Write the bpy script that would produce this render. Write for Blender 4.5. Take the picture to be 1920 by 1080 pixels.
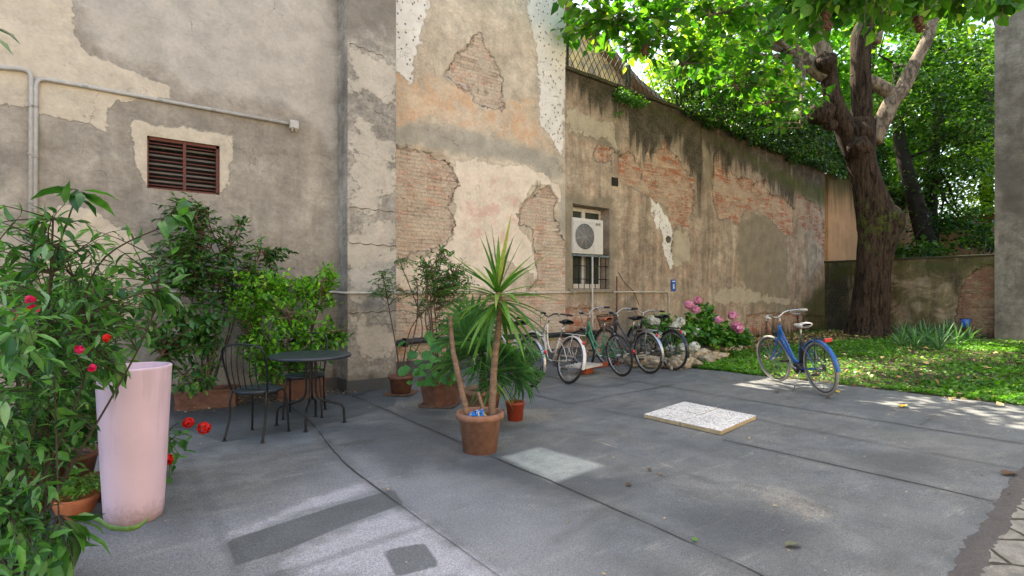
import bpy, bmesh, math, random
import numpy as np
from mathutils import Vector, Matrix, Quaternion, noise as mnoise
for o in list(bpy.data.objects): bpy.data.objects.remove(o)
S = bpy.context.scene
C = S.collection
PI = math.pi
# ---------------------------------------------------------------- camera
FPX, CX, HY, CAMH = 1017.0, 960.0, 548.0, 1.35
YAW = math.radians(36.8)
Fx, Fy = math.sin(YAW), math.cos(YAW)
Rx, Ry = math.cos(YAW), -math.sin(YAW)
cam = bpy.data.objects.new('camera', bpy.data.cameras.new('camera'))
C.objects.link(cam); S.camera = cam
cam.location = (0, 0, CAMH); cam.rotation_euler = (PI/2, 0, -YAW)
cam.data.lens = 36*FPX/1920; cam.data.shift_y = 8/1920
cam.data.clip_start = .05; cam.data.clip_end = 500
# ---------------------------------------------------------------- light
SUN_AZ, SUN_EL = math.radians(88), math.radians(58)     # azimuth from +X towards +Y
world = bpy.data.worlds.new('World'); S.world = world; world.use_nodes = True
wt = world.node_tree; wt.nodes.clear()
sky = wt.nodes.new('ShaderNodeTexSky'); sky.sky_type = 'NISHITA'; sky.sun_disc = False
sky.sun_elevation = SUN_EL; sky.sun_rotation = PI/2 - SUN_AZ
sky.air_density = 1.0; sky.dust_density = 3.0; sky.ozone_density = 1.0
bg = wt.nodes.new('ShaderNodeBackground'); bg.inputs[1].default_value = .15
wo = wt.nodes.new('ShaderNodeOutputWorld')
wt.links.new(sky.outputs[0], bg.inputs[0]); wt.links.new(bg.outputs[0], wo.inputs[0])
sl = bpy.data.lights.new('sun', 'SUN'); sl.energy = 4.0; sl.angle = math.radians(.5); sl.color = (1, .94, .84)
sun = bpy.data.objects.new('sun', sl); C.objects.link(sun)
sd = Vector((math.cos(SUN_AZ)*math.cos(SUN_EL), math.sin(SUN_AZ)*math.cos(SUN_EL), math.sin(SUN_EL)))
sun.rotation_euler = sd.to_track_quat('Z', 'Y').to_euler(); sun.location = sd*40
S.view_settings.view_transform = 'Standard'; S.view_settings.look = 'None'
S.view_settings.exposure = 2.2; S.view_settings.gamma = 1.0
try:
    S.view_settings.use_white_balance = True
    S.view_settings.white_balance_temperature = 7250
    S.view_settings.white_balance_tint = 10
except Exception as e: print('wb', e)
S.render.engine = 'CYCLES'
S.cycles.max_bounces = 6; S.cycles.diffuse_bounces = 4; S.cycles.transmission_bounces = 4; S.cycles.transparent_max_bounces = 4
# ---------------------------------------------------------------- photo pixel -> world
def P(px, py, d):
    t = (px-CX)/FPX
    return Vector((d*(Fx+Rx*t), d*(Fy+Ry*t), CAMH+(HY-py)/FPX*d))
def G(px, py, z=0.0):
    return P(px, py, (CAMH-z)*FPX/(py-HY))
def dY(px, Y): return Y/(Fy+Ry*(px-CX)/FPX)
def dX(px, X): return X/(Fx+Rx*(px-CX)/FPX)
def PY(px, py, Y): return P(px, py, dY(px, Y))
def PX(px, py, X): return P(px, py, dX(px, X))
# ---------------------------------------------------------------- noise / sdf (numpy)
def _h(ix, iy, s):
    n = (ix.astype(np.int64)*374761393 + iy.astype(np.int64)*668265263 + s*2147483647) & 0xffffffff
    n = ((n ^ (n >> 13))*1274126177) & 0xffffffff
    return ((n ^ (n >> 16)) & 0xffff)/65535.0
def vn(x, y, s=0):
    ix, iy = np.floor(x), np.floor(y); fx, fy = x-ix, y-iy
    fx = fx*fx*(3-2*fx); fy = fy*fy*(3-2*fy)
    a = _h(ix, iy, s); b = _h(ix+1, iy, s); c = _h(ix, iy+1, s); d = _h(ix+1, iy+1, s)
    return (a*(1-fx)+b*fx)*(1-fy)+(c*(1-fx)+d*fx)*fy
def fbm(x, y, o=4, s=0):
    r = 0; a = .5
    for k in range(o): r = r+a*vn(x, y, s+k); x = x*2.03; y = y*2.03; a *= .5
    return r
def seg_dist(p, a, b):
    ab = b-a; t = np.clip(((p-a)@ab)/max(ab@ab, 1e-9), 0, 1)
    return np.linalg.norm(p-a-t[:, None]*ab, axis=1)
def sdf(p, poly):
    poly = np.asarray(poly, float); n = len(poly); d = np.full(len(p), 1e9); ins = np.zeros(len(p), bool)
    for i in range(n):
        a, b = poly[i], poly[(i+1) % n]
        d = np.minimum(d, seg_dist(p, a, b))
        c = (a[1] > p[:, 1]) != (b[1] > p[:, 1])
        with np.errstate(divide='ignore', invalid='ignore'):
            xi = (b[0]-a[0])*(p[:, 1]-a[1])/(b[1]-a[1]+1e-12)+a[0]
        ins ^= c & (p[:, 0] < xi)
    return np.where(ins, d, -d)
# ---------------------------------------------------------------- nodes
def lin(v):
    v /= 255.0
    return v/12.92 if v <= .04045 else ((v+.055)/1.055)**2.4
def c(r, g, b, k=1.0): return (lin(r)*k, lin(g)*k, lin(b)*k, 1)
class NT:
    def __init__(s, name):
        s.m = bpy.data.materials.new(name); s.m.use_nodes = True; s.t = s.m.node_tree; s.t.nodes.clear()
        s.tc = s.t.nodes.new('ShaderNodeTexCoord'); s.obj = s.tc.outputs['Object']
    def put(s, inp, v):
        if isinstance(v, bpy.types.NodeSocket): s.t.links.new(v, inp)
        elif v is not None:
            try: inp.default_value = v
            except Exception: inp.default_value = (v, v, v) if not hasattr(v, '__len__') else tuple(v)[:3]
    def n(s, typ, ins=None, **pr):
        nd = s.t.nodes.new(typ)
        for k, v in pr.items(): setattr(nd, k, v)
        for k, v in (ins or {}).items(): s.put(nd.inputs[k], v)
        return nd
    def noise(s, sc, det=4, vec=None, rough=.55, dist=0, col=False):
        nd = s.n('ShaderNodeTexNoise', {'Vector': vec if vec is not None else s.obj, 'Scale': sc, 'Detail': det, 'Roughness': rough, 'Distortion': dist})
        return nd.outputs[1 if col else 0]
    def m_(s, op, a, b=0.0, cc=0.0, clamp=False):
        nd = s.n('ShaderNodeMath', operation=op, use_clamp=clamp)
        s.put(nd.inputs[0], a); s.put(nd.inputs[1], b); s.put(nd.inputs[2], cc); return nd.outputs[0]
    def ss(s, x, a, b, oa=0.0, ob=1.0):
        nd = s.n('ShaderNodeMapRange', {'Value': x, 'From Min': a, 'From Max': b, 'To Min': oa, 'To Max': ob}, interpolation_type='SMOOTHSTEP')
        return nd.outputs[0]
    def mix(s, f, a, b, mode='MIX'):
        nd = s.n('ShaderNodeMix', data_type='RGBA', blend_type=mode)
        s.put(nd.inputs[0], f); s.put(nd.inputs[6], a); s.put(nd.inputs[7], b); return nd.outputs[2]
    def mul(s, col, f):      # colour times scalar socket
        g = s.n('ShaderNodeCombineColor'); [s.put(g.inputs[i], f) for i in range(3)]
        return s.mix(1.0, col, g.outputs[0], 'MULTIPLY')
    def attr(s, name, out=2): return s.n('ShaderNodeAttribute', attribute_name=name).outputs[out]
    def map(s, vec=None, loc=(0, 0, 0), rot=(0, 0, 0), sc=(1, 1, 1)):
        return s.n('ShaderNodeMapping', {'Vector': vec if vec is not None else s.obj, 'Location': loc, 'Rotation': rot, 'Scale': sc}).outputs[0]
    def bump(s, h, dist=.01, st=1.0, nrm=None):
        nd = s.n('ShaderNodeBump', {'Height': h, 'Distance': dist, 'Strength': st})
        if nrm is not None: s.put(nd.inputs['Normal'], nrm)
        return nd.outputs[0]
    def bsdf(s, col, rough=.8, metal=0.0, nrm=None, spec=.5, coat=0.0):
        nd = s.n('ShaderNodeBsdfPrincipled', {'Base Color': col, 'Roughness': rough, 'Metallic': metal, 'Specular IOR Level': spec, 'Coat Weight': coat})
        if nrm is not None: s.put(nd.inputs['Normal'], nrm)
        return nd.outputs[0]
    def out(s, sh):
        o = s.n('ShaderNodeOutputMaterial'); s.t.links.new(sh, o.inputs[0]); return s.m
def paint(name, col, rough=.45, metal=0.0, var=.12, sc=14, coat=0.0, bump=.0):
    k = NT(name); nz = k.noise(sc, 5)
    cc = k.mul(col, k.ss(nz, .3, .7, 1-var, 1+var*.5))
    rr = k.ss(nz, .3, .7, rough*.85, min(1, rough*1.2))
    return k.out(k.bsdf(cc, rr, metal, k.bump(nz, bump) if bump else None, coat=coat))
def leafmat(name, c1, c2, c3=None, trans=.35, rough=.45, tcol=None):
    k = NT(name); r = k.attr('rnd')
    col = k.mix(k.ss(r, .1, .75), c1, c2)
    if c3: col = k.mix(k.ss(r, .86, .97), col, c3)
    col = k.mul(col, k.ss(k.noise(35, 3), .3, .7, .8, 1.15))
    pr = k.bsdf(col, rough, spec=.35)
    tr = k.n('ShaderNodeBsdfTranslucent', {'Color': k.mix(1.0, col, tcol or (1.7, 2.0, .6, 1), 'MULTIPLY')}).outputs[0]
    mx = k.n('ShaderNodeMixShader', {0: trans}); k.put(mx.inputs[1], pr); k.put(mx.inputs[2], tr)
    return k.out(mx.outputs[0])
# ---------------------------------------------------------------- objects
def tag(o, label=None, cat=None, group=None, kind=None):
    if label: o['label'] = label
    if cat: o['category'] = cat
    if group: o['group'] = group
    if kind: o['kind'] = kind
    return o
def thing(name, label, cat, loc=(0, 0, 0), rz=0.0, group=None):
    o = bpy.data.objects.new(name, None); C.objects.link(o); o.location = loc; o.rotation_euler = (0, 0, rz)
    o.empty_display_size = .1
    return tag(o, label, cat, group)
def link(name, me, mat, parent=None, world=True):
    """mesh given in world coordinates; parented without moving it"""
    o = bpy.data.objects.new(name, me); C.objects.link(o)
    for m in (mat if isinstance(mat, (list, tuple)) else [mat]): me.materials.append(m)
    if parent is not None:
        o.parent = parent
        if world: o.matrix_parent_inverse = wm(parent).inverted()
    return o
def wm(o):
    m = o.matrix_parent_inverse @ o.matrix_basis if o.parent else o.matrix_basis
    return wm(o.parent) @ m if o.parent else m
class MB:
    """collects shapes into one mesh"""
    def __init__(s, M=None): s.v = []; s.f = []; s.sm = []; s.mi = []; s.cur = 0; s.M = M or Matrix()
    def add(s, vs, fs, smooth=False, M=None):
        b = len(s.v); T = s.M @ M if M is not None else s.M
        s.v += [tuple(T @ Vector(v)) for v in vs]
        for f in fs: s.f.append([i+b for i in f]); s.sm.append(smooth); s.mi.append(s.cur)
        return s
    def box(s, x0, x1, y0, y1, z0, z1, M=None, bev=0.0):
        if bev > 0:
            bm = bmesh.new(); bmesh.ops.create_cube(bm, size=1)
            for v in bm.verts: v.co = Vector(((x0+x1)/2+v.co.x*(x1-x0), (y0+y1)/2+v.co.y*(y1-y0), (z0+z1)/2+v.co.z*(z1-z0)))
            bmesh.ops.bevel(bm, geom=list(bm.edges), offset=bev, segments=2, affect='EDGES', profile=.5)
            bm.verts.index_update()
            s.add([v.co for v in bm.verts], [[v.index for v in f.verts] for f in bm.faces], False, M); bm.free(); return s
        vs = [(x, y, z) for z in (z0, z1) for y in (y0, y1) for x in (x0, x1)]
        return s.add(vs, [(0, 2, 3, 1), (4, 5, 7, 6), (0, 1, 5, 4), (2, 6, 7, 3), (0, 4, 6, 2), (1, 3, 7, 5)], False, M)
    def lathe(s, prof, n=32, M=None, smooth=True, ax=(0, 0)):
        vs = []; fs = []
        for r, z in prof:
            for k in range(n): a = 2*PI*k/n; vs.append((ax[0]+r*math.cos(a), ax[1]+r*math.sin(a), z))
        for i in range(len(prof)-1):
            for k in range(n): k2 = (k+1) % n; fs.append((i*n+k, i*n+k2, (i+1)*n+k2, (i+1)*n+k))
        if prof[0][0] > 1e-6: fs.append(tuple(reversed(range(n))))
        if prof[-1][0] > 1e-6: fs.append(tuple(range((len(prof)-1)*n, len(prof)*n)))
        return s.add(vs, fs, smooth, M)
    def tube(s, pts, r, n=8, M=None, closed=False, cap=True, jit=None, flat=1.0):
        pts = [Vector(p) for p in pts]; m = len(pts)
        rr = r if hasattr(r, '__len__') else [r]*m
        vs = []; fs = []; T = []
        for i in range(m):
            a = pts[(i-1) % m] if (closed or i) else pts[0]; b = pts[(i+1) % m] if (closed or i < m-1) else pts[-1]
            T.append((b-a).normalized())
        up = Vector((0, 0, 1)) if abs(T[0].z) < .9 else Vector((1, 0, 0))
        u = (up-T[0]*up.dot(T[0])).normalized()
        for i in range(m):
            u = (u-T[i]*u.dot(T[i])).normalized(); w = T[i].cross(u)
            for k in range(n):
                a = 2*PI*k/n; q = rr[i]
                if jit: q *= jit(pts[i], a, i)
                vs.append(pts[i]+(u*math.cos(a)+w*math.sin(a)*flat)*q)
        L = m if closed else m-1
        for i in range(L):
            j = (i+1) % m
            for k in range(n): k2 = (k+1) % n; fs.append((i*n+k, i*n+k2, j*n+k2, j*n+k))
        if cap and not closed: fs += [tuple(reversed(range(n))), tuple(range((m-1)*n, m*n))]
        return s.add(vs, fs, True, M)
    def sphere(s, cen, r, n=12, sc=(1, 1, 1), M=None):
        vs = []; fs = []; h = n//2
        for i in range(h+1):
            t = PI*i/h
            for k in range(n):
                a = 2*PI*k/n; vs.append((cen[0]+r*sc[0]*math.sin(t)*math.cos(a), cen[1]+r*sc[1]*math.sin(t)*math.sin(a), cen[2]+r*sc[2]*math.cos(t)))
        for i in range(h):
            for k in range(n): k2 = (k+1) % n; fs.append((i*n+k, (i+1)*n+k, (i+1)*n+k2, i*n+k2))
        return s.add(vs, fs, True, M)
    def build(s, name, mat, parent=None):
        me = bpy.data.meshes.new(name); me.from_pydata(s.v, [], s.f); me.validate(); 
        me.polygons.foreach_set('use_smooth', s.sm[:len(me.polygons)]+[False]*(len(me.polygons)-len(s.sm)))
        if len(me.polygons) == len(s.mi): me.polygons.foreach_set('material_index', s.mi)
        me.update()
        return link(name, me, mat, parent)
def spline(pts, k=6):
    """Catmull-Rom through pts (tuples of any length)"""
    p = [np.array(q, float) for q in pts]; p = [2*p[0]-p[1]]+p+[2*p[-1]-p[-2]]; out = []
    for i in range(1, len(p)-2):
        for j in range(k):
            t = j/k; a, b, cc, d = p[i-1], p[i], p[i+1], p[i+2]
            out.append(.5*((2*b)+(-a+cc)*t+(2*a-5*b+4*cc-d)*t*t+(-a+3*b-3*cc+d)*t**3))
    out.append(p[-2]); return out
# ---------------------------------------------------------------- foliage
TM = {   # leaf templates: verts (x across, y along, z up), faces
 'oval': ([(0,0,0),(-.24,.3,.05),(0,.32,-.02),(.24,.3,.05),(-.2,.68,.03),(0,.68,-.04),(.2,.68,.03),(0,1,-.14)],
          [(0,2,1),(0,3,2),(1,2,5,4),(2,3,6,5),(4,5,7),(5,6,7)]),
 'heart': ([(0,0,0),(-.42,.08,.05),(0,.3,-.03),(.42,.08,.05),(-.44,.5,.04),(0,.6,-.05),(.44,.5,.04),(0,1.08,-.2)],
          [(0,2,1),(0,3,2),(1,2,5,4),(2,3,6,5),(4,5,7),(5,6,7)]),
 'lance': ([(0,0,0),(-.13,.3,.04),(0,.3,-.01),(.13,.3,.04),(-.1,.66,.0),(0,.66,-.05),(.1,.66,.0),(0,1,-.2)],
          [(0,2,1),(0,3,2),(1,2,5,4),(2,3,6,5),(4,5,7),(5,6,7)]),
 'dia': ([(0,0,0),(-.3,.5,.06),(0,.5,-.03),(.3,.5,.06),(0,1,-.1)], [(0,2,1),(0,3,2),(1,2,4),(2,3,4)]),
 'thin': ([(0,0,0),(-.09,.45,.02),(.09,.45,.02),(0,1,-.1)], [(0,2,3,1)]),
 'round': ([(0,0,0)]+[(.5*math.sin(a)*(1+.08*math.cos(7*a)), .52-.5*math.cos(a)*(1+.08*math.cos(7*a)), .16*math.sin(a)**2-.05*math.cos(4*a)+.03*math.sin(3*a)) for a in [2*PI*(i+.5)/16 for i in range(16)]]+[(0,.4,-.05)],
           [(17, i+1, (i+1) % 16+1) for i in range(16)]),
 'quad': ([(-.5,0,0),(.5,0,0),(.5,1,0),(-.5,1,0)], [(0,1,2,3)]),
}
def norm(a): return a/np.maximum(np.linalg.norm(a, axis=-1, keepdims=True), 1e-9)
def leaves(name, pos, dr, nr, size, tm, mat, parent=None, rnd=None, rng=None, wid=1.0):
    pos = np.asarray(pos, float); dr = norm(np.asarray(dr, float)); nr = np.asarray(nr, float)
    n = len(pos); V, F = TM[tm]; V = np.array(V, float); k = len(V)
    x = norm(np.cross(dr, nr)); z = np.cross(x, dr)
    size = np.broadcast_to(size, (n,)); wid = np.broadcast_to(wid, (n,))
    W = pos[:, None, :]+size[:, None, None]*(V[None, :, 0, None]*x[:, None, :]*wid[:, None, None]+V[None, :, 1, None]*dr[:, None, :]+V[None, :, 2, None]*z[:, None, :])
    W = W.reshape(-1, 3)
    ls = [len(f) for f in F]; flat = np.concatenate([np.array(f) for f in F])
    idx = (np.arange(n)[:, None]*k+flat[None, :]).ravel()
    tot = np.tile(np.array(ls), n); st = np.concatenate([[0], np.cumsum(tot)[:-1]])
    me = bpy.data.meshes.new(name); me.vertices.add(len(W)); me.vertices.foreach_set('co', W.ravel())
    me.loops.add(len(idx)); me.loops.foreach_set('vertex_index', idx.astype(np.int32))
    me.polygons.add(len(tot)); me.polygons.foreach_set('loop_start', st.astype(np.int32)); me.polygons.foreach_set('loop_total', tot.astype(np.int32))
    if tm != 'quad': me.polygons.foreach_set('use_smooth', np.ones(len(tot), bool))
    me.update(calc_edges=True)
    if rnd is None: rnd = np.random.default_rng(len(name)+n).random(n)
    at = me.attributes.new('rnd', 'FLOAT', 'POINT'); at.data.foreach_set('value', np.repeat(rnd, k).astype(np.float32))
    return link(name, me, mat, parent)
def rdir(rng, n): return norm(rng.normal(size=(n, 3)))
def twigs(rng, anchors, targets, arad, step, size, start=.25, droop=.25, spread=.8, bend=.15, up=.3, rad=(.006, .0015), pair=False, pad=0.0):
    """curved twigs from the nearest-ish anchor to every target, leaves strung along; returns MB of stems + leaf arrays"""
    A = np.array(anchors, float); mb = MB(); LP = []; LD = []; LN = []; LS = []
    for T in targets:
        T = np.array(T, float)
        dd = np.linalg.norm(A-T, axis=1)+rng.random(len(A))*arad+np.maximum(A[:, 2]-T[2], 0)*.8
        a = A[np.argmin(dd)]; L = np.linalg.norm(T-a)
        if L < 1e-3: continue
        mid = (a+T)/2+rng.normal(size=3)*bend*L*.5+np.array([0, 0, bend*L*up*2])
        m = 6; pts = [(1-t)**2*a+2*t*(1-t)*mid+t*t*T for t in np.linspace(0, 1, m)]
        mb.tube(pts, list(np.linspace(rad[0], rad[1], m)), 4, cap=False)
        pts = np.array(pts); ns = max(2, int(L*(1-start)/step))
        for j in range(ns+1):
            t = start+(1-start)*j/ns; i = min(int(t*(m-1)), m-2); f = t*(m-1)-i
            p = pts[i]*(1-f)+pts[i+1]*f; tg = norm(pts[i+1]-pts[i])
            for rep in range(2 if pair else 1):
                side = norm(np.cross(tg, rdir(rng, 1)[0])); 
                if pair: side = norm(np.cross(tg, np.array([0, 0, 1.])))*(1 if rep else -1)+rng.normal(size=3)*.25
                d = norm(tg*(.6 if j < ns else 1.4)+side*spread+np.array([0, 0, -droop])+rng.normal(size=3)*.15)
                LP.append(p+d*pad); LD.append(d); LN.append(norm(np.array([0, 0, 1.])+rng.normal(size=3)*.45)); LS.append(size*(.6+.6*rng.random()))
    return mb, np.array(LP), np.array(LD), np.array(LN), np.array(LS)
def in_ell(rng, cen, rad, n, shell=.0):
    u = rdir(rng, n); r = (shell+(1-shell)*rng.random(n))**(1/3 if shell == 0 else 1)
    return np.array(cen)+u*r[:, None]*np.array(rad)
# ================================================================ materials of the setting
LAY = ['brick', 'pale', 'white', 'orange', 'grey', 'pink', 'moss', 'dark']
def wall_mat(name, base=(c(176,160,138), c(152,137,118)), brick=(c(186,138,108), c(200,170,140), c(168,120,92)), mortar=c(190,172,148),
             grey=c(152,146,134), pale=c(212,198,172), top=5.7, mossamt=0.0, along='x', bres=.35, flake=.06, streak=.25, rowh=.066, psoft=.02, third=c(182,162,140), contrast=1.0, rowc=1.0):
    k = NT(name)
    sp = k.n('ShaderNodeSeparateXYZ', {0: k.obj}); X = sp.outputs[0 if along == 'x' else 1]; Z = sp.outputs[2]
    X = k.m_('ADD', X, sp.outputs[1 if along == 'x' else 0])
    uv = k.n('ShaderNodeCombineXYZ', {0: X, 1: Z, 2: 0.0}).outputs[0]
    n1 = k.noise(.7, 6, uv, .6); n2 = k.noise(3.1, 8, uv, .65); n3 = k.noise(22, 8, uv, .7); n4 = k.noise(90, 4, uv, .7)
    edge = k.m_('ADD', k.m_('MULTIPLY', k.m_('SUBTRACT', k.noise(2.6, 10, uv, .68), .5), flake*6), k.m_('MULTIPLY', k.m_('SUBTRACT', n3, .5), flake*.9))
    def A(nm, w=1.0): return k.m_('ADD', k.attr(nm), k.m_('MULTIPLY', edge, w))
    def M(nm, soft=.012, w=1.0): return k.ss(A(nm, w), -soft, soft)
    strk = k.noise(1.0, 8, k.map(uv, sc=(5.5, .5, 1)), .65)
    col = k.mix(k.ss(n1, .35, .65), base[0], base[1])
    col = k.mix(k.ss(k.noise(1.9, 7, uv, .65, .8), .45, .62, 0, .6), col, third)
    col = k.mul(col, k.ss(n2, .30, .70, 1-.26*contrast, 1+.17*contrast))
    col = k.mul(col, k.ss(k.noise(9, 9, uv, .78), .3, .7, 1-.16*contrast, 1+.12*contrast))
    col = k.mul(col, k.ss(n3, .28, .72, 1-.18*contrast, 1+.12*contrast))
    col = k.mul(col, k.ss(strk, .3, .7, 1-streak, 1+streak*.35))
    # cement
    gcol = k.mul(k.mul(grey, k.ss(n2, .3, .7, .85, 1.13)), k.ss(n3, .3, .7, .92, 1.06))
    col = k.mix(k.m_('MULTIPLY', M('grey', .10), .92), col, gcol)
    # orange wash: worn, brick shows faintly
    of = k.m_('MULTIPLY', M('orange', .06), k.ss(k.noise(1.7, 9, uv, .66), .36, .60, .10, .85))
    col = k.mix(of, col, k.mul(k.mix(k.ss(k.noise(2.8, 8, uv, .7), .4, .62), c(210,166,128), c(220,198,170)), k.ss(n3, .3, .7, .88, 1.08)))
    pf = k.m_('MULTIPLY', M('pale', psoft), k.ss(k.noise(3.4, 9, uv, .7), .3, .55, .55, .95))
    col = k.mix(pf, col, k.mul(k.mul(pale, k.ss(n2, .3, .7, .9, 1.08)), k.ss(n3, .3, .7, .92, 1.05)))
    pk = k.m_('MULTIPLY', M('pink', .12), k.ss(k.noise(3, 10, uv, .74), .47, .62, 0, .55))
    col = k.mix(pk, col, c(208,152,138))
    # limewash with pits
    wf = M('white', .02)
    vor = k.n('ShaderNodeTexVoronoi', {'Vector': k.map(uv, sc=(15, 12, 1)), 'Scale': 1.0, 'Randomness': .8})
    pit = k.ss(k.m_('ADD', vor.outputs['Distance'], k.m_('MULTIPLY', k.m_('SUBTRACT', n3, .5), .30)), .17, .29)
    wcol = k.mix(pit, c(128,116,104), k.mul(c(230,225,215), k.ss(n2, .25, .75, .84, 1.08)))
    col = k.mix(k.m_('MULTIPLY', wf, k.ss(k.noise(5, 10, uv, .75), .36, .46, .35, 1)), col, wcol)
    # brick
    wob = k.n('ShaderNodeVectorMath', {0: uv}, operation='ADD')
    k.put(wob.inputs[1], k.n('ShaderNodeVectorMath', {0: k.noise(5, 3, uv, col=True), 1: (.02, .02, 0)}, operation='MULTIPLY').outputs[0])
    br = k.n('ShaderNodeTexBrick', {'Vector': wob.outputs[0], 'Scale': 1.0, 'Mortar Size': .012, 'Mortar Smooth': .35, 'Bias': 0.0, 'Brick Width': .26, 'Row Height': rowh,
              'Color1': brick[0], 'Color2': brick[1], 'Mortar': mortar})
    row = k.m_('FLOOR', k.m_('DIVIDE', k.n('ShaderNodeSeparateXYZ', {0: wob.outputs[0]}).outputs[1], rowh))
    cxx = k.m_('FLOOR', k.m_('ADD', k.m_('DIVIDE', k.n('ShaderNodeSeparateXYZ', {0: wob.outputs[0]}).outputs[0], .26), k.m_('MULTIPLY', k.m_('MODULO', row, 2.0), .5)))
    wn = k.n('ShaderNodeTexWhiteNoise', {'Vector': k.n('ShaderNodeCombineXYZ', {0: cxx, 1: row, 2: 0.0}).outputs[0]}, noise_dimensions='2D').outputs[0]
    bcol = k.mix(k.ss(wn, .72, .8, 0, .85), br.outputs[0], brick[2]); bcol = k.mul(bcol, k.ss(wn, 0, 1, .74, 1.2))
    bc = k.mix(k.ss(k.noise(1.7, 5, uv), .5, .64), bcol, k.mix(br.outputs[1], brick[2], mortar))
    bc = k.mix(k.m_('MULTIPLY', k.m_('SUBTRACT', 1.0, k.ss(br.outputs[1], 0, 1, 1, .55)), k.ss(k.noise(3.5, 6, uv, .7), .42, .6)), bc, c(70,58,48))
    bc = k.mix(k.ss(k.noise(2.3, 10, uv, .8), .56-bres*.2, .60-bres*.1, 0, .85), bc, k.mul(mortar, k.ss(n2, .3, .7, .85, 1.1)))
    bc = k.mul(k.mul(bc, k.ss(n3, .28, .72, .76, 1.16)), k.ss(n4, .2, .8, .82, 1.14))
    bm = M('brick', .008)
    col = k.mix(bm, col, bc)
    # broken plaster rims: edge cracks and shadow painted as dark lines
    ea = k.m_('ABSOLUTE', A('brick'))
    rim = k.m_('MULTIPLY', k.ss(ea, .003, .022, 1, 0), k.ss(k.noise(2.2, 6, uv, .7), .46, .56))
    col = k.mix(k.m_('MULTIPLY', rim, .78), col, c(62,52,42))
    # chips: small losses scattered over the plaster
    chn = k.noise(4.2, 9, uv, .72); ch = k.m_('MULTIPLY', k.ss(chn, .655, .672), k.ss(k.noise(.8, 3, uv), .45, .6))
    col = k.mix(k.m_('MULTIPLY', ch, .75), col, k.mix(n3, mortar, brick[2]))
    # hairline cracks
    vc = k.n('ShaderNodeTexVoronoi', {'Vector': k.n('ShaderNodeVectorMath', {0: uv, 1: k.noise(1.5, 6, uv, .6, col=True)}, operation='ADD').outputs[0], 'Scale': .9}, feature='DISTANCE_TO_EDGE')
    crk = k.m_('MULTIPLY', k.ss(vc.outputs[0], .0015, .006, 1, 0), k.ss(k.noise(1.1, 2, uv), .52, .6))
    col = k.mix(k.m_('MULTIPLY', crk, .45), col, c(70,60,50))
    # dark tones (stains, drips, painted shade at the garden wall foot) and moss
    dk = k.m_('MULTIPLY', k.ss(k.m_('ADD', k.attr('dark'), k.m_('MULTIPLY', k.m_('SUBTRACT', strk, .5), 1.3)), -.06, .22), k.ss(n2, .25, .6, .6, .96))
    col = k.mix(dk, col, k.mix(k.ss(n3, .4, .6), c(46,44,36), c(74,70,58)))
    ms = k.ss(k.m_('ADD', k.attr('moss'), k.m_('MULTIPLY', k.m_('SUBTRACT', n2, .5), .9)), -.05, .3)
    col = k.mix(k.m_('MULTIPLY', ms, .8), col, k.mix(n3, c(58,66,30), c(88,92,48)))
    # soot spots
    spf = k.ss(k.noise(7, 8, uv, .8), .62, .72, 0, .6)
    col = k.mix(spf, col, c(96,84,70))
    hgt = k.m_('ADD', k.m_('MULTIPLY', k.m_('SUBTRACT', 1.0, k.ss(A('brick'), -.01, .012)), 1.0), k.m_('MULTIPLY', n3, .22))
    hgt = k.m_('ADD', hgt, k.m_('MULTIPLY', k.m_('MULTIPLY', bm, k.m_('SUBTRACT', 1.0, br.outputs[1])), .35))
    hgt = k.m_('ADD', hgt, k.m_('MULTIPLY', k.m_('MULTIPLY', wf, pit), .3))
    hgt = k.m_('ADD', hgt, k.m_('ADD', k.m_('MULTIPLY', n2, .9), k.m_('MULTIPLY', k.ss(A('pale'), -.01, .01), .25)))
    return k.out(k.bsdf(col, .92, nrm=k.bump(hgt, .03, 1.0), spec=.2))

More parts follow.
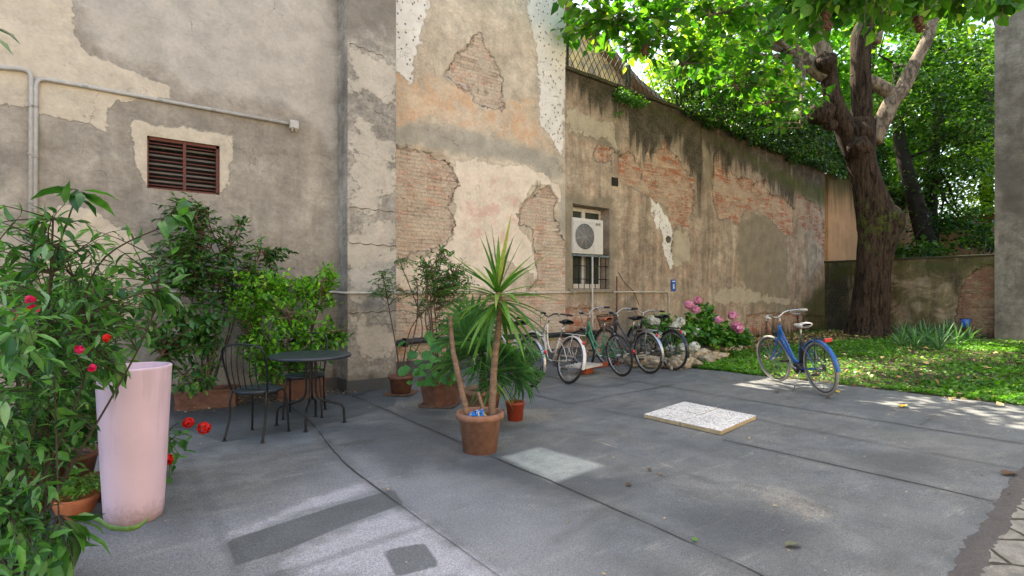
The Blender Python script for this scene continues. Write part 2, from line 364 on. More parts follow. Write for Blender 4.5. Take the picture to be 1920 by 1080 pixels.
def wall_grid(name, plane, a0, a1, z0, z1, step, masks, mat, parent, holes=(), topfn=None, amp=.012, seed=0, axis='x', flip=1, back=.45, relief=.018):
    """front sheet in the plane (axis x: y=plane, axis y: x=plane) with SDF mask attributes, plus sides/back"""
    xs = set(np.round(np.linspace(a0, a1, max(2, int((a1-a0)/step)+1)), 4)); zs = set(np.round(np.linspace(z0, z1, max(2, int((z1-z0)/step)+1)), 4))
    for h in holes: xs |= {h[0], h[1]}; zs |= {h[2], h[3]}
    xs = np.array(sorted(xs)); zs = np.array(sorted(zs)); nx, nz = len(xs), len(zs)
    XX, ZZ = np.meshgrid(xs, zs); p = np.stack([XX.ravel(), ZZ.ravel()], 1)
    vals = {}
    for L in LAY:
        v = np.full(len(p), -1.0)
        for poly in masks.get(L, []):
            v = np.maximum(v, np.clip(sdf(p, poly), -1, 1))
        vals[L] = v
    for L, fn in masks.get('fn', {}).items(): vals[L] = np.maximum(vals[L], fn(p))
    zz = p[:, 1].copy()
    if topfn is not None: zz = z0+(zz-z0)*(topfn(p[:, 0])-z0)/(z1-z0)
    d = (fbm(p[:, 0]*1.1+5, p[:, 1]*1.1, 4, seed)-.47)*amp*2
    d -= relief*np.clip(vals['brick']/.06+.5, 0, 1)
    on_edge = (p[:, 0] == xs[0]) | (p[:, 0] == xs[-1]) | (p[:, 1] == zs[0]) | (p[:, 1] == zs[-1])
    for h in holes: on_edge |= (p[:, 0] >= h[0]) & (p[:, 0] <= h[1]) & (p[:, 1] >= h[2]) & (p[:, 1] <= h[3])
    d[on_edge] = 0
    co = np.zeros((len(p), 3)); out = -1*flip
    if axis == 'x': co[:, 0] = p[:, 0]; co[:, 1] = plane+out*d
    else: co[:, 1] = p[:, 0]; co[:, 0] = plane+out*d
    co[:, 2] = zz
    V = [tuple(q) for q in co]; F = []
    for j in range(nz-1):
        zc = (zs[j]+zs[j+1])/2
        for i in range(nx-1):
            xc = (xs[i]+xs[i+1])/2
            if any(h[0] < xc < h[1] and h[2] < zc < h[3] for h in holes): continue
            q = (j*nx+i, j*nx+i+1, (j+1)*nx+i+1, (j+1)*nx+i)
            F.append(q)
    def w(a, dep, z): return (a, plane+flip*dep, z) if axis == 'x' else (plane+flip*dep, a, z)
    zt = (lambda a: float(topfn(np.array([a]))[0])) if topfn is not None else (lambda a: z1)
    b = len(V); ta = list(np.linspace(a0, a1, 12))
    for a in ta: V += [w(a, back, z0), w(a, back, zt(a)), w(a, 0, zt(a))]
    for i in range(11):
        o = b+3*i; F += [(o, o+1, o+4, o+3), (o+1, o+2, o+5, o+4)]
    b = len(V); V += [w(a0, 0, z0), w(a0, back, z0), w(a0, back, zt(a0)), w(a0, 0, zt(a0)), w(a1, 0, z0), w(a1, back, z0), w(a1, back, zt(a1)), w(a1, 0, zt(a1))]
    F += [(b, b+1, b+2, b+3), (b+4, b+5, b+6, b+7)]
    for h in holes:
        b = len(V); D = h[4]
        V += [w(h[0], 0, h[2]), w(h[1], 0, h[2]), w(h[1], 0, h[3]), w(h[0], 0, h[3]), w(h[0], D, h[2]), w(h[1], D, h[2]), w(h[1], D, h[3]), w(h[0], D, h[3])]
        F += [(b, b+1, b+5, b+4), (b+1, b+2, b+6, b+5), (b+2, b+3, b+7, b+6), (b+3, b, b+4, b+7), (b+4, b+5, b+6, b+7)]
    me = bpy.data.meshes.new(name); me.from_pydata(V, [], F); me.update()
    for L in LAY:
        at = me.attributes.new(L, 'FLOAT', 'POINT'); arr = np.full(len(V), -1.0, np.float32); arr[:len(p)] = vals[L]; at.data.foreach_set('value', arr)
    return link(name, me, mat, parent)
def simple_attrs(o):
    me = o.data
    for L in LAY:
        if L not in me.attributes:
            at = me.attributes.new(L, 'FLOAT', 'POINT'); at.data.foreach_set('value', np.full(len(me.vertices), -1.0, np.float32))
    return o
def polyY(Y, pts): return [(PY(x, y, Y).x, PY(x, y, Y).z) for x, y in pts]
def polyX(X, pts): return [(PX(x, y, X).y, PX(x, y, X).z) for x, y in pts]

YL, YM, YP, XP0, XP1, XC, XG = 7.53, 8.20, 7.14, 2.59, 3.29, 7.49, 19.1
# ---------------------------------------------------------------- left building wall
m_left = wall_mat('grey_cement_render', base=(c(174,166,152), c(152,144,131)), grey=c(180,173,161), pale=c(203,191,170), mortar=c(170,155,130), streak=.12, third=c(142,134,122), contrast=.75)
lw = thing('plastered_wall', 'tall taupe cement rendered wall with a small barred vent window on the left', 'wall', (-1, YL, 0))
masks = {'pale': [polyY(YL, q) for q in (
    [(-300,-200),(140,-60),(134,20),(140,60),(160,92),(190,108),(225,125),(260,135),(285,150),(318,166),(318,182),(270,182),(235,186),(210,205),(198,240),(160,232),(130,232),(90,215),(60,212),(30,196),(-300,170)],
    [(246,222),(262,222),(300,232),(350,238),(380,246),(432,252),(437,290),(430,345),(415,368),(398,366),(276,352),(262,325),(252,312),(244,280)],
    [(60,400),(120,380),(190,400),(240,430),(290,470),(280,560),(200,660),(60,640)],
    [(398,420),(425,440),(430,470),(405,450)])],
  'grey': [polyY(YL, q) for q in ([(140,-100),(420,-100),(600,-60),(632,60),(630,330),(600,240),(520,190),(440,180),(360,170),(300,120),(240,110),(190,90),(160,60)],)],
  'dark': [[(a[0], a[1]) for a in polyY(YL, q)] for q in ([(300,520),(630,520),(632,760),(300,780)], [(610,400),(634,400),(634,520),(612,500)])]}
masks['dark'] = []
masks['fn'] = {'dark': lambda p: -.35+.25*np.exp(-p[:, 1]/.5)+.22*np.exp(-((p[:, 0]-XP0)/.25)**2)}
h1 = (round(PY(276,300,YL).x,3), round(PY(412,300,YL).x,3), 2.555, 3.158, .28)
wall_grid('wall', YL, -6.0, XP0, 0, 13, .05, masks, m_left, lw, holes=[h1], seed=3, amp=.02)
fr = MB()
x0, x1, z0, z1 = h1[:4]; t = .035
m_rust = paint('rusty_red_iron', c(106,60,48), .8, .0, .3, 30)
fr.box(x0, x1, YL+.03, YL+.07, z1-t, z1).box(x0, x1, YL+.03, YL+.07, z0, z0+t*.6).box(x0, x0+t*.5, YL+.03, YL+.07, z0, z1).box(x1-t, x1, YL+.03, YL+.07, z0, z1)
wf = fr.build('window_frame', m_rust, lw)
MB().box((x0+x1)/2-.016, (x0+x1)/2+.016, YL+.018, YL+.03, z0, z1).build('bar', m_rust, wf)
m_dkm = paint('dull_dark_metal', c(70,62,56), .6, .3, .2)
for i in range(6):
    z = z0+.05+i*(z1-z0-.09)/5.3
    MB().tube([(x0, YL+.045, z), (x1, YL+.045, z)], .008, 6).build('bar', m_rust, wf)
MBs = MB()
for i in range(5):
    z = z0+.10+i*(z1-z0-.1)/5
    MBs.box(x0+.01, x1-.01, YL+.12, YL+.16, z, z+.022, Matrix())
MBs.build('louvre', paint('grey_louvre', c(112,104,96), .7), wf)
MB().box(x0+.004, x1-.004, YL+.262, YL+.27, z0+.004, z1-.004).build('recess_panel', paint('black_void', c(22,20,18), .95), lw)
# ---------------------------------------------------------------- pilaster
m_pil = wall_mat('weathered_pilaster_render', base=(c(174,167,154), c(142,136,125)), grey=c(130,123,112), pale=c(190,181,165), streak=.22, flake=.22, psoft=.12, third=c(168,162,150), contrast=1.3)
pl = thing('concrete_pilaster', 'tall grey white square pilaster with horizontal cracks between the two wall planes', 'pilaster', (XP0+.35, YP, 0))
pz = lambda x, y: PY(x, y, YP)
masks = {'pale': [polyY(YP, q) for q in ([(655,430),(700,420),(743,400),(743,560),(655,555)], [(655,250),(690,235),(743,260),(743,330),(700,390),(655,400)], [(660,600),(700,590),(743,590),(743,660),(690,680),(655,650)],[(655,95),(700,105),(743,130),(743,200),(655,180)])],
         'grey': [polyY(YP, q) for q in ([(640,-100),(760,-100),(760,75),(640,70)], [(640,570),(760,570),(760,585),(640,588)], [(640,712),(760,690),(760,760),(640,760)])],
         'dark': [polyY(YP, [(640,716),(760,700),(760,760),(640,760)])]}
pg = wall_grid('pillar_front', YP, XP0, XP1, 0, 13, .035, masks, m_pil, pl, seed=9, amp=.012, back=YM-YP)
# plaster breaks (real ledges)
m_rim = paint('broken_render', c(108,94,80), .95, 0, .3, 20)
m_ledge = paint('sandy_render_edge', c(160,146,126), .95, 0, .3, 20)
for (pa, pb) in (((655,80),(722,107)), ((655,186),(720,216)), ((655,388),(743,398)), ((655,455),(743,462)), ((655,587),(743,583))):
    a, b = pz(*pa), pz(*pb); pts = []; mb = MB()
    for i in range(14):
        f = i/13; q = a.lerp(b, f); pts.append((q.x, YP-.001, q.z+.012*math.sin(i*1.9+pa[1])))
    mb.tube(pts, [.002+.005*abs(math.sin(i*2.3+pa[1])) for i in range(14)], 5)
    mb.build('crack', m_rim, pl)
# ---------------------------------------------------------------- middle building wall
m_mid = wall_mat('peeling_beige_plaster', base=(c(212,198,176), c(194,180,158)), brick=(c(198,170,144), c(214,192,168), c(190,150,126)), mortar=c(206,190,168), grey=c(168,162,148), pale=c(230,216,196), streak=.10, bres=.6, flake=.11, third=c(200,182,160), contrast=.85)
mw = thing('peeling_plaster_wall', 'tall wall of peeling beige plaster, white strips and bare brick right of the pilaster', 'wall', (5.4, YM, 0))
pm = lambda *L: [polyY(YM, q) for q in L]
masks = {
 'white': pm([(700,-150),(806,-150),(800,0),(792,50),(782,100),(776,130),(772,165),(764,140),(700,118)],
             [(985,-150),(1070,-150),(1062,0),(1060,150),(1054,290),(1035,262),(1014,240),(1012,175),(1003,80),(994,20)]),
 'orange': pm([(700,122),(765,142),(800,135),(832,150),(870,162),(895,205),(935,205),(950,190),(1004,188),(1012,240),(1040,285),(960,262),(880,240),(800,215),(792,225),(740,235),(700,230)]),
 'brick': pm([(880,84),(892,72),(904,72),(912,88),(924,108),(936,130),(944,150),(944,180),(940,200),(905,200),(892,188),(882,165),(858,155),(832,140),(846,118),(862,98)],
             [(700,284),(760,276),(790,280),(815,290),(832,294),(850,312),(852,350),(848,380),(848,440),(830,456),(780,478),(700,500)],
             [(976,394),(990,372),(1010,352),(1030,350),(1040,375),(1041,405),(1054,455),(1066,485),(1068,545),(1090,560),(1090,700),(700,720),(700,520),(760,545),(860,560),(980,560),(1010,520),(1000,470),(1000,430),(976,425)],
             [(985,325),(1030,318),(1050,345),(1030,350),(1005,340)][:0] or [(0,0),(1,0),(0,1)]),
 'grey': pm([(700,228),(790,228),(830,236),(900,250),(980,272),(1050,296),(1060,335),(1030,342),(990,310),(940,298),(870,292),(820,286),(780,272),(700,276)],[(1050,380),(1075,360),(1090,400),(1090,520),(1070,480),(1050,430)]),
 'pale': pm([(850,300),(900,302),(985,312),(1050,345),(1050,375),(1030,345),(1000,350),(975,392),(974,425),(990,440),(1005,470),(1020,480),(1026,500),(1018,525),(1005,530),(985,500),(930,480),(930,540),(760,550),(720,520),(760,500),(840,462),(852,440),(850,380)]),
 'pink': pm([(868,330),(960,340),(985,360),(970,430),(950,470),(870,460)]),
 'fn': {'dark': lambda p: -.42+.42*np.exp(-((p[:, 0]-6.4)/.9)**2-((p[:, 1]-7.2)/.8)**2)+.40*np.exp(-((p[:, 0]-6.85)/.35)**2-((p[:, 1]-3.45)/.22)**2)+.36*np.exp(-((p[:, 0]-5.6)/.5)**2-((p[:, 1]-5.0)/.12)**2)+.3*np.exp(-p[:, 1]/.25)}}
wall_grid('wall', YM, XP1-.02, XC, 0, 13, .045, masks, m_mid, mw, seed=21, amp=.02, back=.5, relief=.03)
# ledge rims of broken plaster, real thickness
# ---------------------------------------------------------------- garden wall
m_gar = wall_mat('old_garden_wall_plaster', base=(c(192,174,150), c(162,146,126)), brick=(c(186,136,108), c(204,174,148), c(164,98,70)), mortar=c(192,172,148), grey=c(138,128,108), pale=c(182,170,146), streak=.34, bres=.5, flake=.14, third=c(184,156,132), contrast=1.2)
gw = thing('garden_wall', 'long stained garden wall of patchy plaster and brick with a recessed window', 'wall', (13, YM, 0))
ztop = lambda a: np.interp(a, [XC, PY(1270,206,YM).x, PY(1400,263,YM).x, XG], [PY(1062,132,YM).z, PY(1270,206,YM).z, PY(1400,263,YM).z, PY(1545,322,YM).z])
hx0, hx1 = round(PY(1074,400,YM).x,3), round(PY(1143,400,YM).x,3)
hz0, hz1 = round(PY(1110,541,YM).z,3), round(PY(1110,385,YM).z,3)
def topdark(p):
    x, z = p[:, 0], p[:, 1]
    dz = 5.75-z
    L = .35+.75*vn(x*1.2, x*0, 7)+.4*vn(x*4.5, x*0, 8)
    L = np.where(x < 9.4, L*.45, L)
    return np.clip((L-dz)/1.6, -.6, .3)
masks = {
 'brick': pm([(1160,292),(1178,285),(1200,300),(1205,330),(1213,280),(1232,270),(1240,272),(1250,240),(1258,255),(1262,282),(1275,300),(1290,318),(1302,325),(1300,395),(1290,420),(1262,425),(1250,385),(1222,370),(1212,360),(1180,350),(1160,330)],
             [(1113,282),(1122,274),(1144,280),(1144,300),(1130,306),(1116,298)],
             [(1338,280),(1352,262),(1366,275),(1372,305),(1385,322),(1400,318),(1412,330),(1436,316),(1440,345),(1470,350),(1490,372),(1490,430),(1470,420),(1430,385),(1400,375),(1385,410),(1350,400),(1340,380),(1335,330)],
             [(1497,348),(1515,350),(1540,372),(1546,400),(1546,460),(1530,440),(1500,400)],
             [(1400,590),(1430,584),(1548,590),(1548,640),(1400,640)],
             [(1060,580),(1120,575),(1150,600),(1150,660),(1060,680)]),
 'white': pm([(1216,350),(1236,372),(1262,420),(1258,500),(1245,470),(1238,430),(1218,390)]),
 'pale': pm([(1262,428),(1288,425),(1292,450),(1292,485),(1270,502),(1256,480)], [(1062,200),(1150,228),(1156,270),(1140,262),(1066,245)][:5], [(1330,556),(1350,538),(1392,533),(1440,548),(1500,560),(1500,568),(1420,562),(1345,570)], [(1090,80),(1091,80),(1090,81)]),
 'grey': pm([(1062,210),(1150,232),(1164,240),(1160,275),(1110,262),(1066,250)], [(1322,262),(1338,268),(1336,345),(1322,340)], [(1385,400),(1440,380),(1475,420),(1480,600),(1400,560),(1380,460)], [(1050,370),(1150,370),(1158,560),(1050,560)]),
 'moss': pm([(1180,170),(1270,206),(1400,263),(1560,325),(1560,380),(1500,350),(1400,290),(1270,222),(1190,190)], [(1500,560),(1560,500),(1560,640),(1520,640)]),
 'dark': pm([(1180,180),(1250,205),(1245,280),(1215,275),(1195,240)], [(1275,215),(1325,240),(1322,330),(1310,400),(1300,330),(1270,280)], [(1336,250),(1350,262),(1345,300),(1336,340)], [(1372,265),(1392,270),(1382,320)],[(1400,270),(1432,285),(1424,312),(1408,310)],[(1440,290),(1495,310),(1490,370),(1460,350)]),
 'fn': {'dark': lambda p: np.maximum(topdark(p), -.42+.34*np.exp(-p[:, 1]/.5)+.12*np.clip((p[:, 0]-11)/7, 0, 1)+.28*np.exp(-p[:, 1]/1.2)*np.clip((p[:, 0]-10.5)/3, 0, 1))}}  # foot darker towards the far end: shade behind the hydrangeas painted in
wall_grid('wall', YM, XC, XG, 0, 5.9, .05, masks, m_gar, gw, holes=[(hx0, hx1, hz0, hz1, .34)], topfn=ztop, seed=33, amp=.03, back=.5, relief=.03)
mb = MB(); xs = np.linspace(XC-.0, XG, 40)
for i in range(39):
    a, b = xs[i], xs[i+1]; za, zb = float(ztop(a))+.003, float(ztop(b))+.003; e = .012*math.sin(i*2.1)
    V = [(a, YM-.07+e, za), (b-.004, YM-.07+e, zb), (b-.004, YM+.57, zb), (a, YM+.57, za), (a, YM-.07+e, za+.07), (b-.004, YM-.07+e, zb+.07), (b-.004, YM+.57, zb+.07), (a, YM+.57, za+.07)]
    mb.add(V, [(0,3,2,1),(4,5,6,7),(0,1,5,4),(1,2,6,5),(2,3,7,6),(3,0,4,7)])
mb.build('coping', paint('mossy_coping_stone', c(74,70,52), .95, 0, .35, 9), gw)
# window in the garden wall recess
m_wht = paint('old_white_paint', c(205,200,190), .5, 0, .1)
m_glass = NT('dark_window_glass'); m_glass = m_glass.out(m_glass.bsdf(c(52,60,50), .12, spec=.8))
wy = YM+.30
w0, w1 = hx0, PY(1126,400,YM+.3).x
win = MB()
zA = hz1-.04
win.box(w0, w1, wy-.03, wy+.03, zA-.07, zA).box(w0, w1, wy-.03, wy+.03, hz0, hz0+.1).box(w0, w0+.07, wy-.03, wy+.03, hz0+.1, zA-.07).box(w1-.07, w1, wy-.03, wy+.03, hz0+.1, zA-.07)
win.box((w0+w1)/2-.05, (w0+w1)/2+.05, wy-.035, wy+.025, hz0+.1, zA-.07).box(w0+.07, w1-.07, wy-.028, wy+.022, zA-.62, zA-.55)
wn = win.build('window_frame', m_wht, gw)
MB().box(w0+.06, w1-.06, wy-.005, wy+.005, hz0+.08, zA-.05).build('pane', m_glass, wn)
MB().box(w1+.0, hx1-.002, wy-.01, wy+.03, hz0+.002, hz1-.002).build('reveal_panel', paint('blue_grey_reveal', c(126,128,128), .9, 0, .25, 5), gw)
gr = MB()
for i in range(7):
    x = hx0+.06+i*(hx1-hx0-.12)/6; gr.tube([(x, YM+.06, hz0), (x, YM+.06, hz0+.74)], .009, 6)
for z in (hz0+.2, hz0+.48, hz0+.74): gr.tube([(hx0, YM+.06, z), (hx1, YM+.06, z)], .009, 6)
gr.build('window_grille', paint('black_iron', c(40,36,34), .6, .4), gw)
MB().box(hx0-.12, hx1+.1, YM-.05, YM+.03, hz0-.085, hz0-.01, bev=.01).build('window_sill', paint('stone_sill', c(140,130,112), .9, 0, .25), gw)
# small round vent and square hole
v = PY(1252,449,YM); MB().lathe([(.085,-.02),(.085,.01),(.06,.01),(.055,-.01),(.0,-.01)], 20, M=Matrix.Translation((v.x, YM-.02, v.z)) @ Matrix.Rotation(PI/2, 4, 'X')).build('round_vent', paint('vent_zinc', c(96,88,76), .7, .2), gw)
v = PY(1152,341,YM); MB().box(v.x-.09, v.x+.09, YM-.03, YM-.002, v.z-.09, v.z+.09).box(v.x-.075, v.x+.075, YM-.032, YM-.03, v.z-.075, v.z+.075).build('vent_hole', paint('hole_black', c(38,33,28), .95), gw)
# ---------------------------------------------------------------- wall beyond, low wall, right-hand wall
m_peach = NT('peach_painted_plaster'); k = m_peach
uvp = k.obj; st = k.noise(1, 6, k.map(sc=(5, 5, .35)), .6)
z_ = k.n('ShaderNodeSeparateXYZ', {0: k.obj}).outputs[2]
col = k.mul(c(186,144,104), k.ss(k.noise(2, 6), .3, .7, .85, 1.08)); col = k.mul(col, k.ss(st, .3, .7, .9, 1.04))
col = k.mix(k.ss(k.m_('ADD', z_, k.m_('MULTIPLY', st, 2.2)), 4.9, 6.3, 0, .92), col, c(58,60,30))
m_peach = k.out(k.bsdf(col, .9, nrm=k.bump(k.noise(40, 5), .006), spec=.2))
pw = tag(MB().box(XG+.36, 27.9, YM+.04, YM+.44, 0, 5.35).build('peach_wall', m_peach), 'peach painted wall with green streaks under its top, beyond the low wall', 'wall')
pb = thing('peach_building', 'peach coloured building seen through the trees behind the low wall', 'building', (28, 3, 0))
MB().box(28, 36, -8, 14, 0, 4.4).build('wall', m_peach, pb)
MB().add([(27.6,-8.4,4.4),(36.4,-8.4,4.4),(36.4,14.4,4.4),(27.6,14.4,4.4),(32,-8.4,4.9),(32,14.4,4.9)], [(0,1,4),(3,5,2),(0,4,5,3),(1,2,5,4),(0,3,2,1)]).build('roof', paint('clay_roof', c(120,84,64), .9, 0, .3), pb)
m_low = wall_mat('mossy_low_wall_plaster', base=(c(128,118,88), c(98,90,64)), brick=(c(140,98,80), c(156,128,104), c(122,84,70)), mortar=c(140,126,102), grey=c(112,106,88), pale=c(150,142,112), along='y', streak=.3, bres=.3)
lo = thing('low_garden_wall', 'low mossy dark garden wall behind the big tree, brick showing at its right end', 'wall', (XG, 6, 0))
px_ = lambda *L: [polyX(XG, q) for q in L]
masks = {'brick': px_([(1800,555),(1812,520),(1830,505),(1862,495),(1885,540),(1895,580),(1900,640),(1810,640),(1790,600)]),
  'moss': px_([(1540,490),(1900,480),(1900,505),(1800,510),(1760,520),(1700,505),(1640,520),(1560,530)], [(1700,495),(1740,500),(1735,520),(1705,515)]),
  'dark': px_([(1730,490),(1810,487),(1800,560),(1790,600),(1775,640),(1790,560),(1775,520),(1740,515)], [(1540,490),(1600,490),(1610,640),(1540,640)], [(1600,600),(1910,620),(1910,660),(1600,650)]),
  'fn': {'dark': lambda p: -.3+.25*np.exp(-p[:, 1]/.35)+.25*np.exp(-(2.3-p[:, 1])/.3)}}
wall_grid('wall', XG, 3.4, YM+.04, 0, 2.32, .05, masks, m_low, lo, seed=41, amp=.04, axis='y', flip=1, back=.35)
MB().box(XG-.04, XG+.39, 3.4, YM+.04, 2.323, 2.38, bev=.01).build('coping', paint('dark_mossy_coping', c(62,60,40), .95, 0, .35, 8), lo)
m_rw = wall_mat('grey_rendered_masonry', base=(c(142,138,128), c(118,114,106)), brick=(c(138,128,112), c(150,142,126), c(130,118,104)), mortar=c(130,124,114), grey=c(98,94,87), along='y', streak=.15, rowh=.25, third=c(104,99,90))
rw = thing('rendered_side_wall', 'tall grey rendered wall at the right edge of the yard', 'wall', (18.9, 3.8, 0))
wall_grid('wall', 18.9, -9, 3.86, 0, 9.2, .08, {'grey': [polyX(18.9, [(1860,300),(1960,300),(1960,420),(1880,400)])], 'fn': {'dark': lambda p: -.28+.2*np.exp(-p[:, 1]/.5)}}, m_rw, rw, seed=51, amp=.02, axis='y', flip=1, back=.6)
# ---------------------------------------------------------------- neighbour house with gable behind the fence
m_gab = NT('tan_gable_plaster'); k = m_gab; m_gab = k.out(k.bsdf(k.mix(k.ss(k.noise(1.6, 6, dist=1), .42, .6), c(150,136,116), c(214,190,130)), .9))
nb = thing('gabled_house', 'tan gabled house roof slope behind the lattice fence', 'house', (9.5, 15, 0))
zt_ = lambda x: 10.9+(12.9-x)*.86
ga = PY(1062,28,14); gb = PY(1185,165,14); gc = PY(1300,240,14)
pk = ga+(ga-gb)*.9
v = [(pk.x-6, 14, 0), (gc.x, 14, 0), (gc.x, 14, gc.z-.4), (gb.x, 14, gb.z), (pk.x, 14, pk.z), (pk.x-6, 14, pk.z-2)]
v2 = [(a, 22, z) for a, _, z in v]; n = len(v)
MB().add(v+v2, [tuple(range(n-1, -1, -1))]+[(i, (i+1) % n, (i+1) % n+n, i+n) for i in range(n)]+[tuple(range(n, 2*n))]).build('wall', m_gab, nb)
mb = MB(); 
for a, b in ((pk, gb), (gb, Vector((gc.x, 14, gc.z-.4)))):
    mb.add([(a.x, 13.6, a.z+.03), (b.x, 13.6, b.z+.03), (b.x, 22.2, b.z+.03), (a.x, 22.2, a.z+.03), (a.x, 13.6, a.z+.22), (b.x, 13.6, b.z+.22), (b.x, 22.2, b.z+.22), (a.x, 22.2, a.z+.22)], [(0,3,2,1),(4,5,6,7),(0,1,5,4),(1,2,6,5),(2,3,7,6),(3,0,4,7)])
mb.build('roof', paint('brown_roof_edge', c(128,112,98), .9, 0, .25), nb)
# ---------------------------------------------------------------- unseen facade behind the camera, added to bounce light into the yard
fb = thing('bounce_facade', 'unseen plain ochre facade behind the viewer, added to bounce light into the courtyard', 'building', (6, -9, 0))
m_fac = paint('warm_bounce_facade_plaster', c(205,188,160), .9, 0, .1, 2)
MB().box(-10, 18.3, -9.6, -9, 0, 9).build('wall', m_fac, fb)
for i in range(6):
    f_ = MB().box(-7+i*4, -5.8+i*4, -9.0, -8.96, 2.2, 4.2).build('window', paint('bounce_facade_shutter_green%d' % i, c(70,84,66), .7), fb)
# ================================================================ ground
def edge_x(y): return 8.42+(5.8-y)*.085      # lawn edge
k = NT('garden_soil'); soil = k.out(k.bsdf(k.mul(k.mix(k.noise(3, 6), c(92,76,56), c(66,56,42)), k.ss(k.noise(60, 6), .3, .7, .7, 1.2)), .98, nrm=k.bump(k.noise(30, 8), .03)))
tag(MB().add([(-60,-60,-.03),(90,-60,-.03),(90,90,-.03),(-60,90,-.03)], [(0,1,2,3)]).build('ground', soil), kind='structure')
g2 = lambda pts: [(G(x, y).x, G(x, y).y) for x, y in pts]
SEAMS = [[(560,848),(640,835),(790,810)], [(600,716),(670,745),(925,857),(1040,905),(1280,1012),(1440,1085),(1700,1230)], [(545,762),(590,800),(640,862),(760,955),(935,1080),(1100,1200)],
  [(990,737),(1070,757),(1207,785)], [(1355,825),(1500,858),(1700,903),(1865,942)], [(1070,757),(1160,740),(1260,722)],
  [(1130,705),(1280,730),(1600,782),(1930,834)], [(1418,787),(1540,812),(1940,886)], [(1725,797),(1757,776)], [(745,715),(660,745)], [(1000,700),(1120,726),(1200,714)]]
SOFT = [[(325,790),(360,880),(425,1015),(470,1120)], [(1140,930),(1200,908),(1285,885)], [(440,1105),(640,1040),(812,980)], [(1380,905),(1480,930),(1580,965),(1670,990)], [(1290,890),(1340,905),(1380,905)], [(1040,1015),(1130,960),(1200,915)]]
RIDGE = [[(1000,792),(1060,808),(1150,838),(1283,884)]]
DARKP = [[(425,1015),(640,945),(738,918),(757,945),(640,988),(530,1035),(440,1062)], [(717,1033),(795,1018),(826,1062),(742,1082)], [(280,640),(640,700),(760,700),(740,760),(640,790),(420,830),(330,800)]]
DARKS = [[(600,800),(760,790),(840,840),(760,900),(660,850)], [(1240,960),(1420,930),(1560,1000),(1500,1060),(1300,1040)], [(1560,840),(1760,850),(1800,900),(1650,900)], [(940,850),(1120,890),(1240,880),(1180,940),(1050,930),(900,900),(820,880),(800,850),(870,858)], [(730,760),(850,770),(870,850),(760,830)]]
LIGHT_BANDS = [[(430,1000),(560,945),(690,895),(730,912),(640,940),(520,975),(425,1012)], [(440,1080),(640,995),(760,950),(815,985),(860,1010),(960,1090)], [(640,1045),(700,1010),(812,985),(700,1030),(726,1085),(640,1085)]]
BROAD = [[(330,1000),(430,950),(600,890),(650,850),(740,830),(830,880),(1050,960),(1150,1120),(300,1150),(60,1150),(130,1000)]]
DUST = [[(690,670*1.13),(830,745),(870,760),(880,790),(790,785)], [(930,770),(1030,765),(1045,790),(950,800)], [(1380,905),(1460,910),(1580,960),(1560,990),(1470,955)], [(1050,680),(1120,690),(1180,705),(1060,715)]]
LIGHT_SQ = [[(935,858),(1012,838),(1135,873),(1037,907)]]
k = NT('bitumen_granule_sheet'); uv = k.obj
n1 = k.noise(.8, 6, uv, .6); n2 = k.noise(4, 8, uv, .65); n3 = k.noise(380, 2, uv, .6); n4 = k.noise(30, 6, uv, .7); n5 = k.noise(140, 3, uv, .7)
wv = k.m_('MULTIPLY', k.m_('SUBTRACT', n2, .5), .12); ws = k.m_('MULTIPLY', k.m_('SUBTRACT', k.noise(5, 6, uv), .5), .05)
col = k.mix(k.ss(n1, .38, .62), c(112,113,110), c(98,102,103))
col = k.mul(col, k.ss(n2, .3, .7, .82, 1.12)); col = k.mul(col, k.ss(k.noise(1.3, 10, uv, .8), .35, .65, .82, 1.14))
st_ = k.ss(k.noise(2.2, 12, k.map(rot=(0,0,.35), sc=(.5, 2.2, 1)), .78), .54, .68, 0, .55)
col = k.mix(st_, col, c(150,148,140))
# broad paleness of the foreground
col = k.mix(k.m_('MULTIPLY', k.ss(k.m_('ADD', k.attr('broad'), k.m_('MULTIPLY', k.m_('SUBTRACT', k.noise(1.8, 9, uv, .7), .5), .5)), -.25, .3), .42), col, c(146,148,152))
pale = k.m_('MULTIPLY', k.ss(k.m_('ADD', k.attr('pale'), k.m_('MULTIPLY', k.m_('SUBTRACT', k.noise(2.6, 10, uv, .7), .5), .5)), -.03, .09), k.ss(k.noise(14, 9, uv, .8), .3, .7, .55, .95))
col = k.mix(pale, col, c(166,165,169))  # bands of reflected sunlight, painted in as a paler sheet colour
dust = k.m_('MULTIPLY', k.ss(k.m_('ADD', k.attr('dust'), k.m_('MULTIPLY', k.m_('SUBTRACT', k.noise(6, 10, uv, .75), .5), .5)), -.04, .1), k.ss(n4, .35, .65, .1, .6))
col = k.mix(k.m_('MULTIPLY', dust, .75), col, c(168,160,144))
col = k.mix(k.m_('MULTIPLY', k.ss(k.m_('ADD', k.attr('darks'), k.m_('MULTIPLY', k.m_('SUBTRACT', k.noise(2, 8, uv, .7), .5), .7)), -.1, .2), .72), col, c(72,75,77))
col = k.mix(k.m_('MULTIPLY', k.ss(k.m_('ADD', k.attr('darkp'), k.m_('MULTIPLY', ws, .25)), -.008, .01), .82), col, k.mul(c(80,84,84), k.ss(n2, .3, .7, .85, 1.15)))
col = k.mix(k.m_('MULTIPLY', k.ss(k.m_('ADD', k.attr('light_sq'), k.m_('MULTIPLY', ws, .4)), -.03, .05), k.ss(k.noise(5, 9, uv, .75), .3, .7, .4, .85)), col, c(178,182,172))  # soft square of reflected light painted into the paving colour
seam = k.attr('seam'); sw = k.m_('ADD', seam, k.m_('MULTIPLY', ws, .25))
s1 = k.m_('MULTIPLY', k.ss(sw, .009, .02, 1, 0), k.ss(k.noise(2.5, 4, uv), .3, .5, .6, .95))
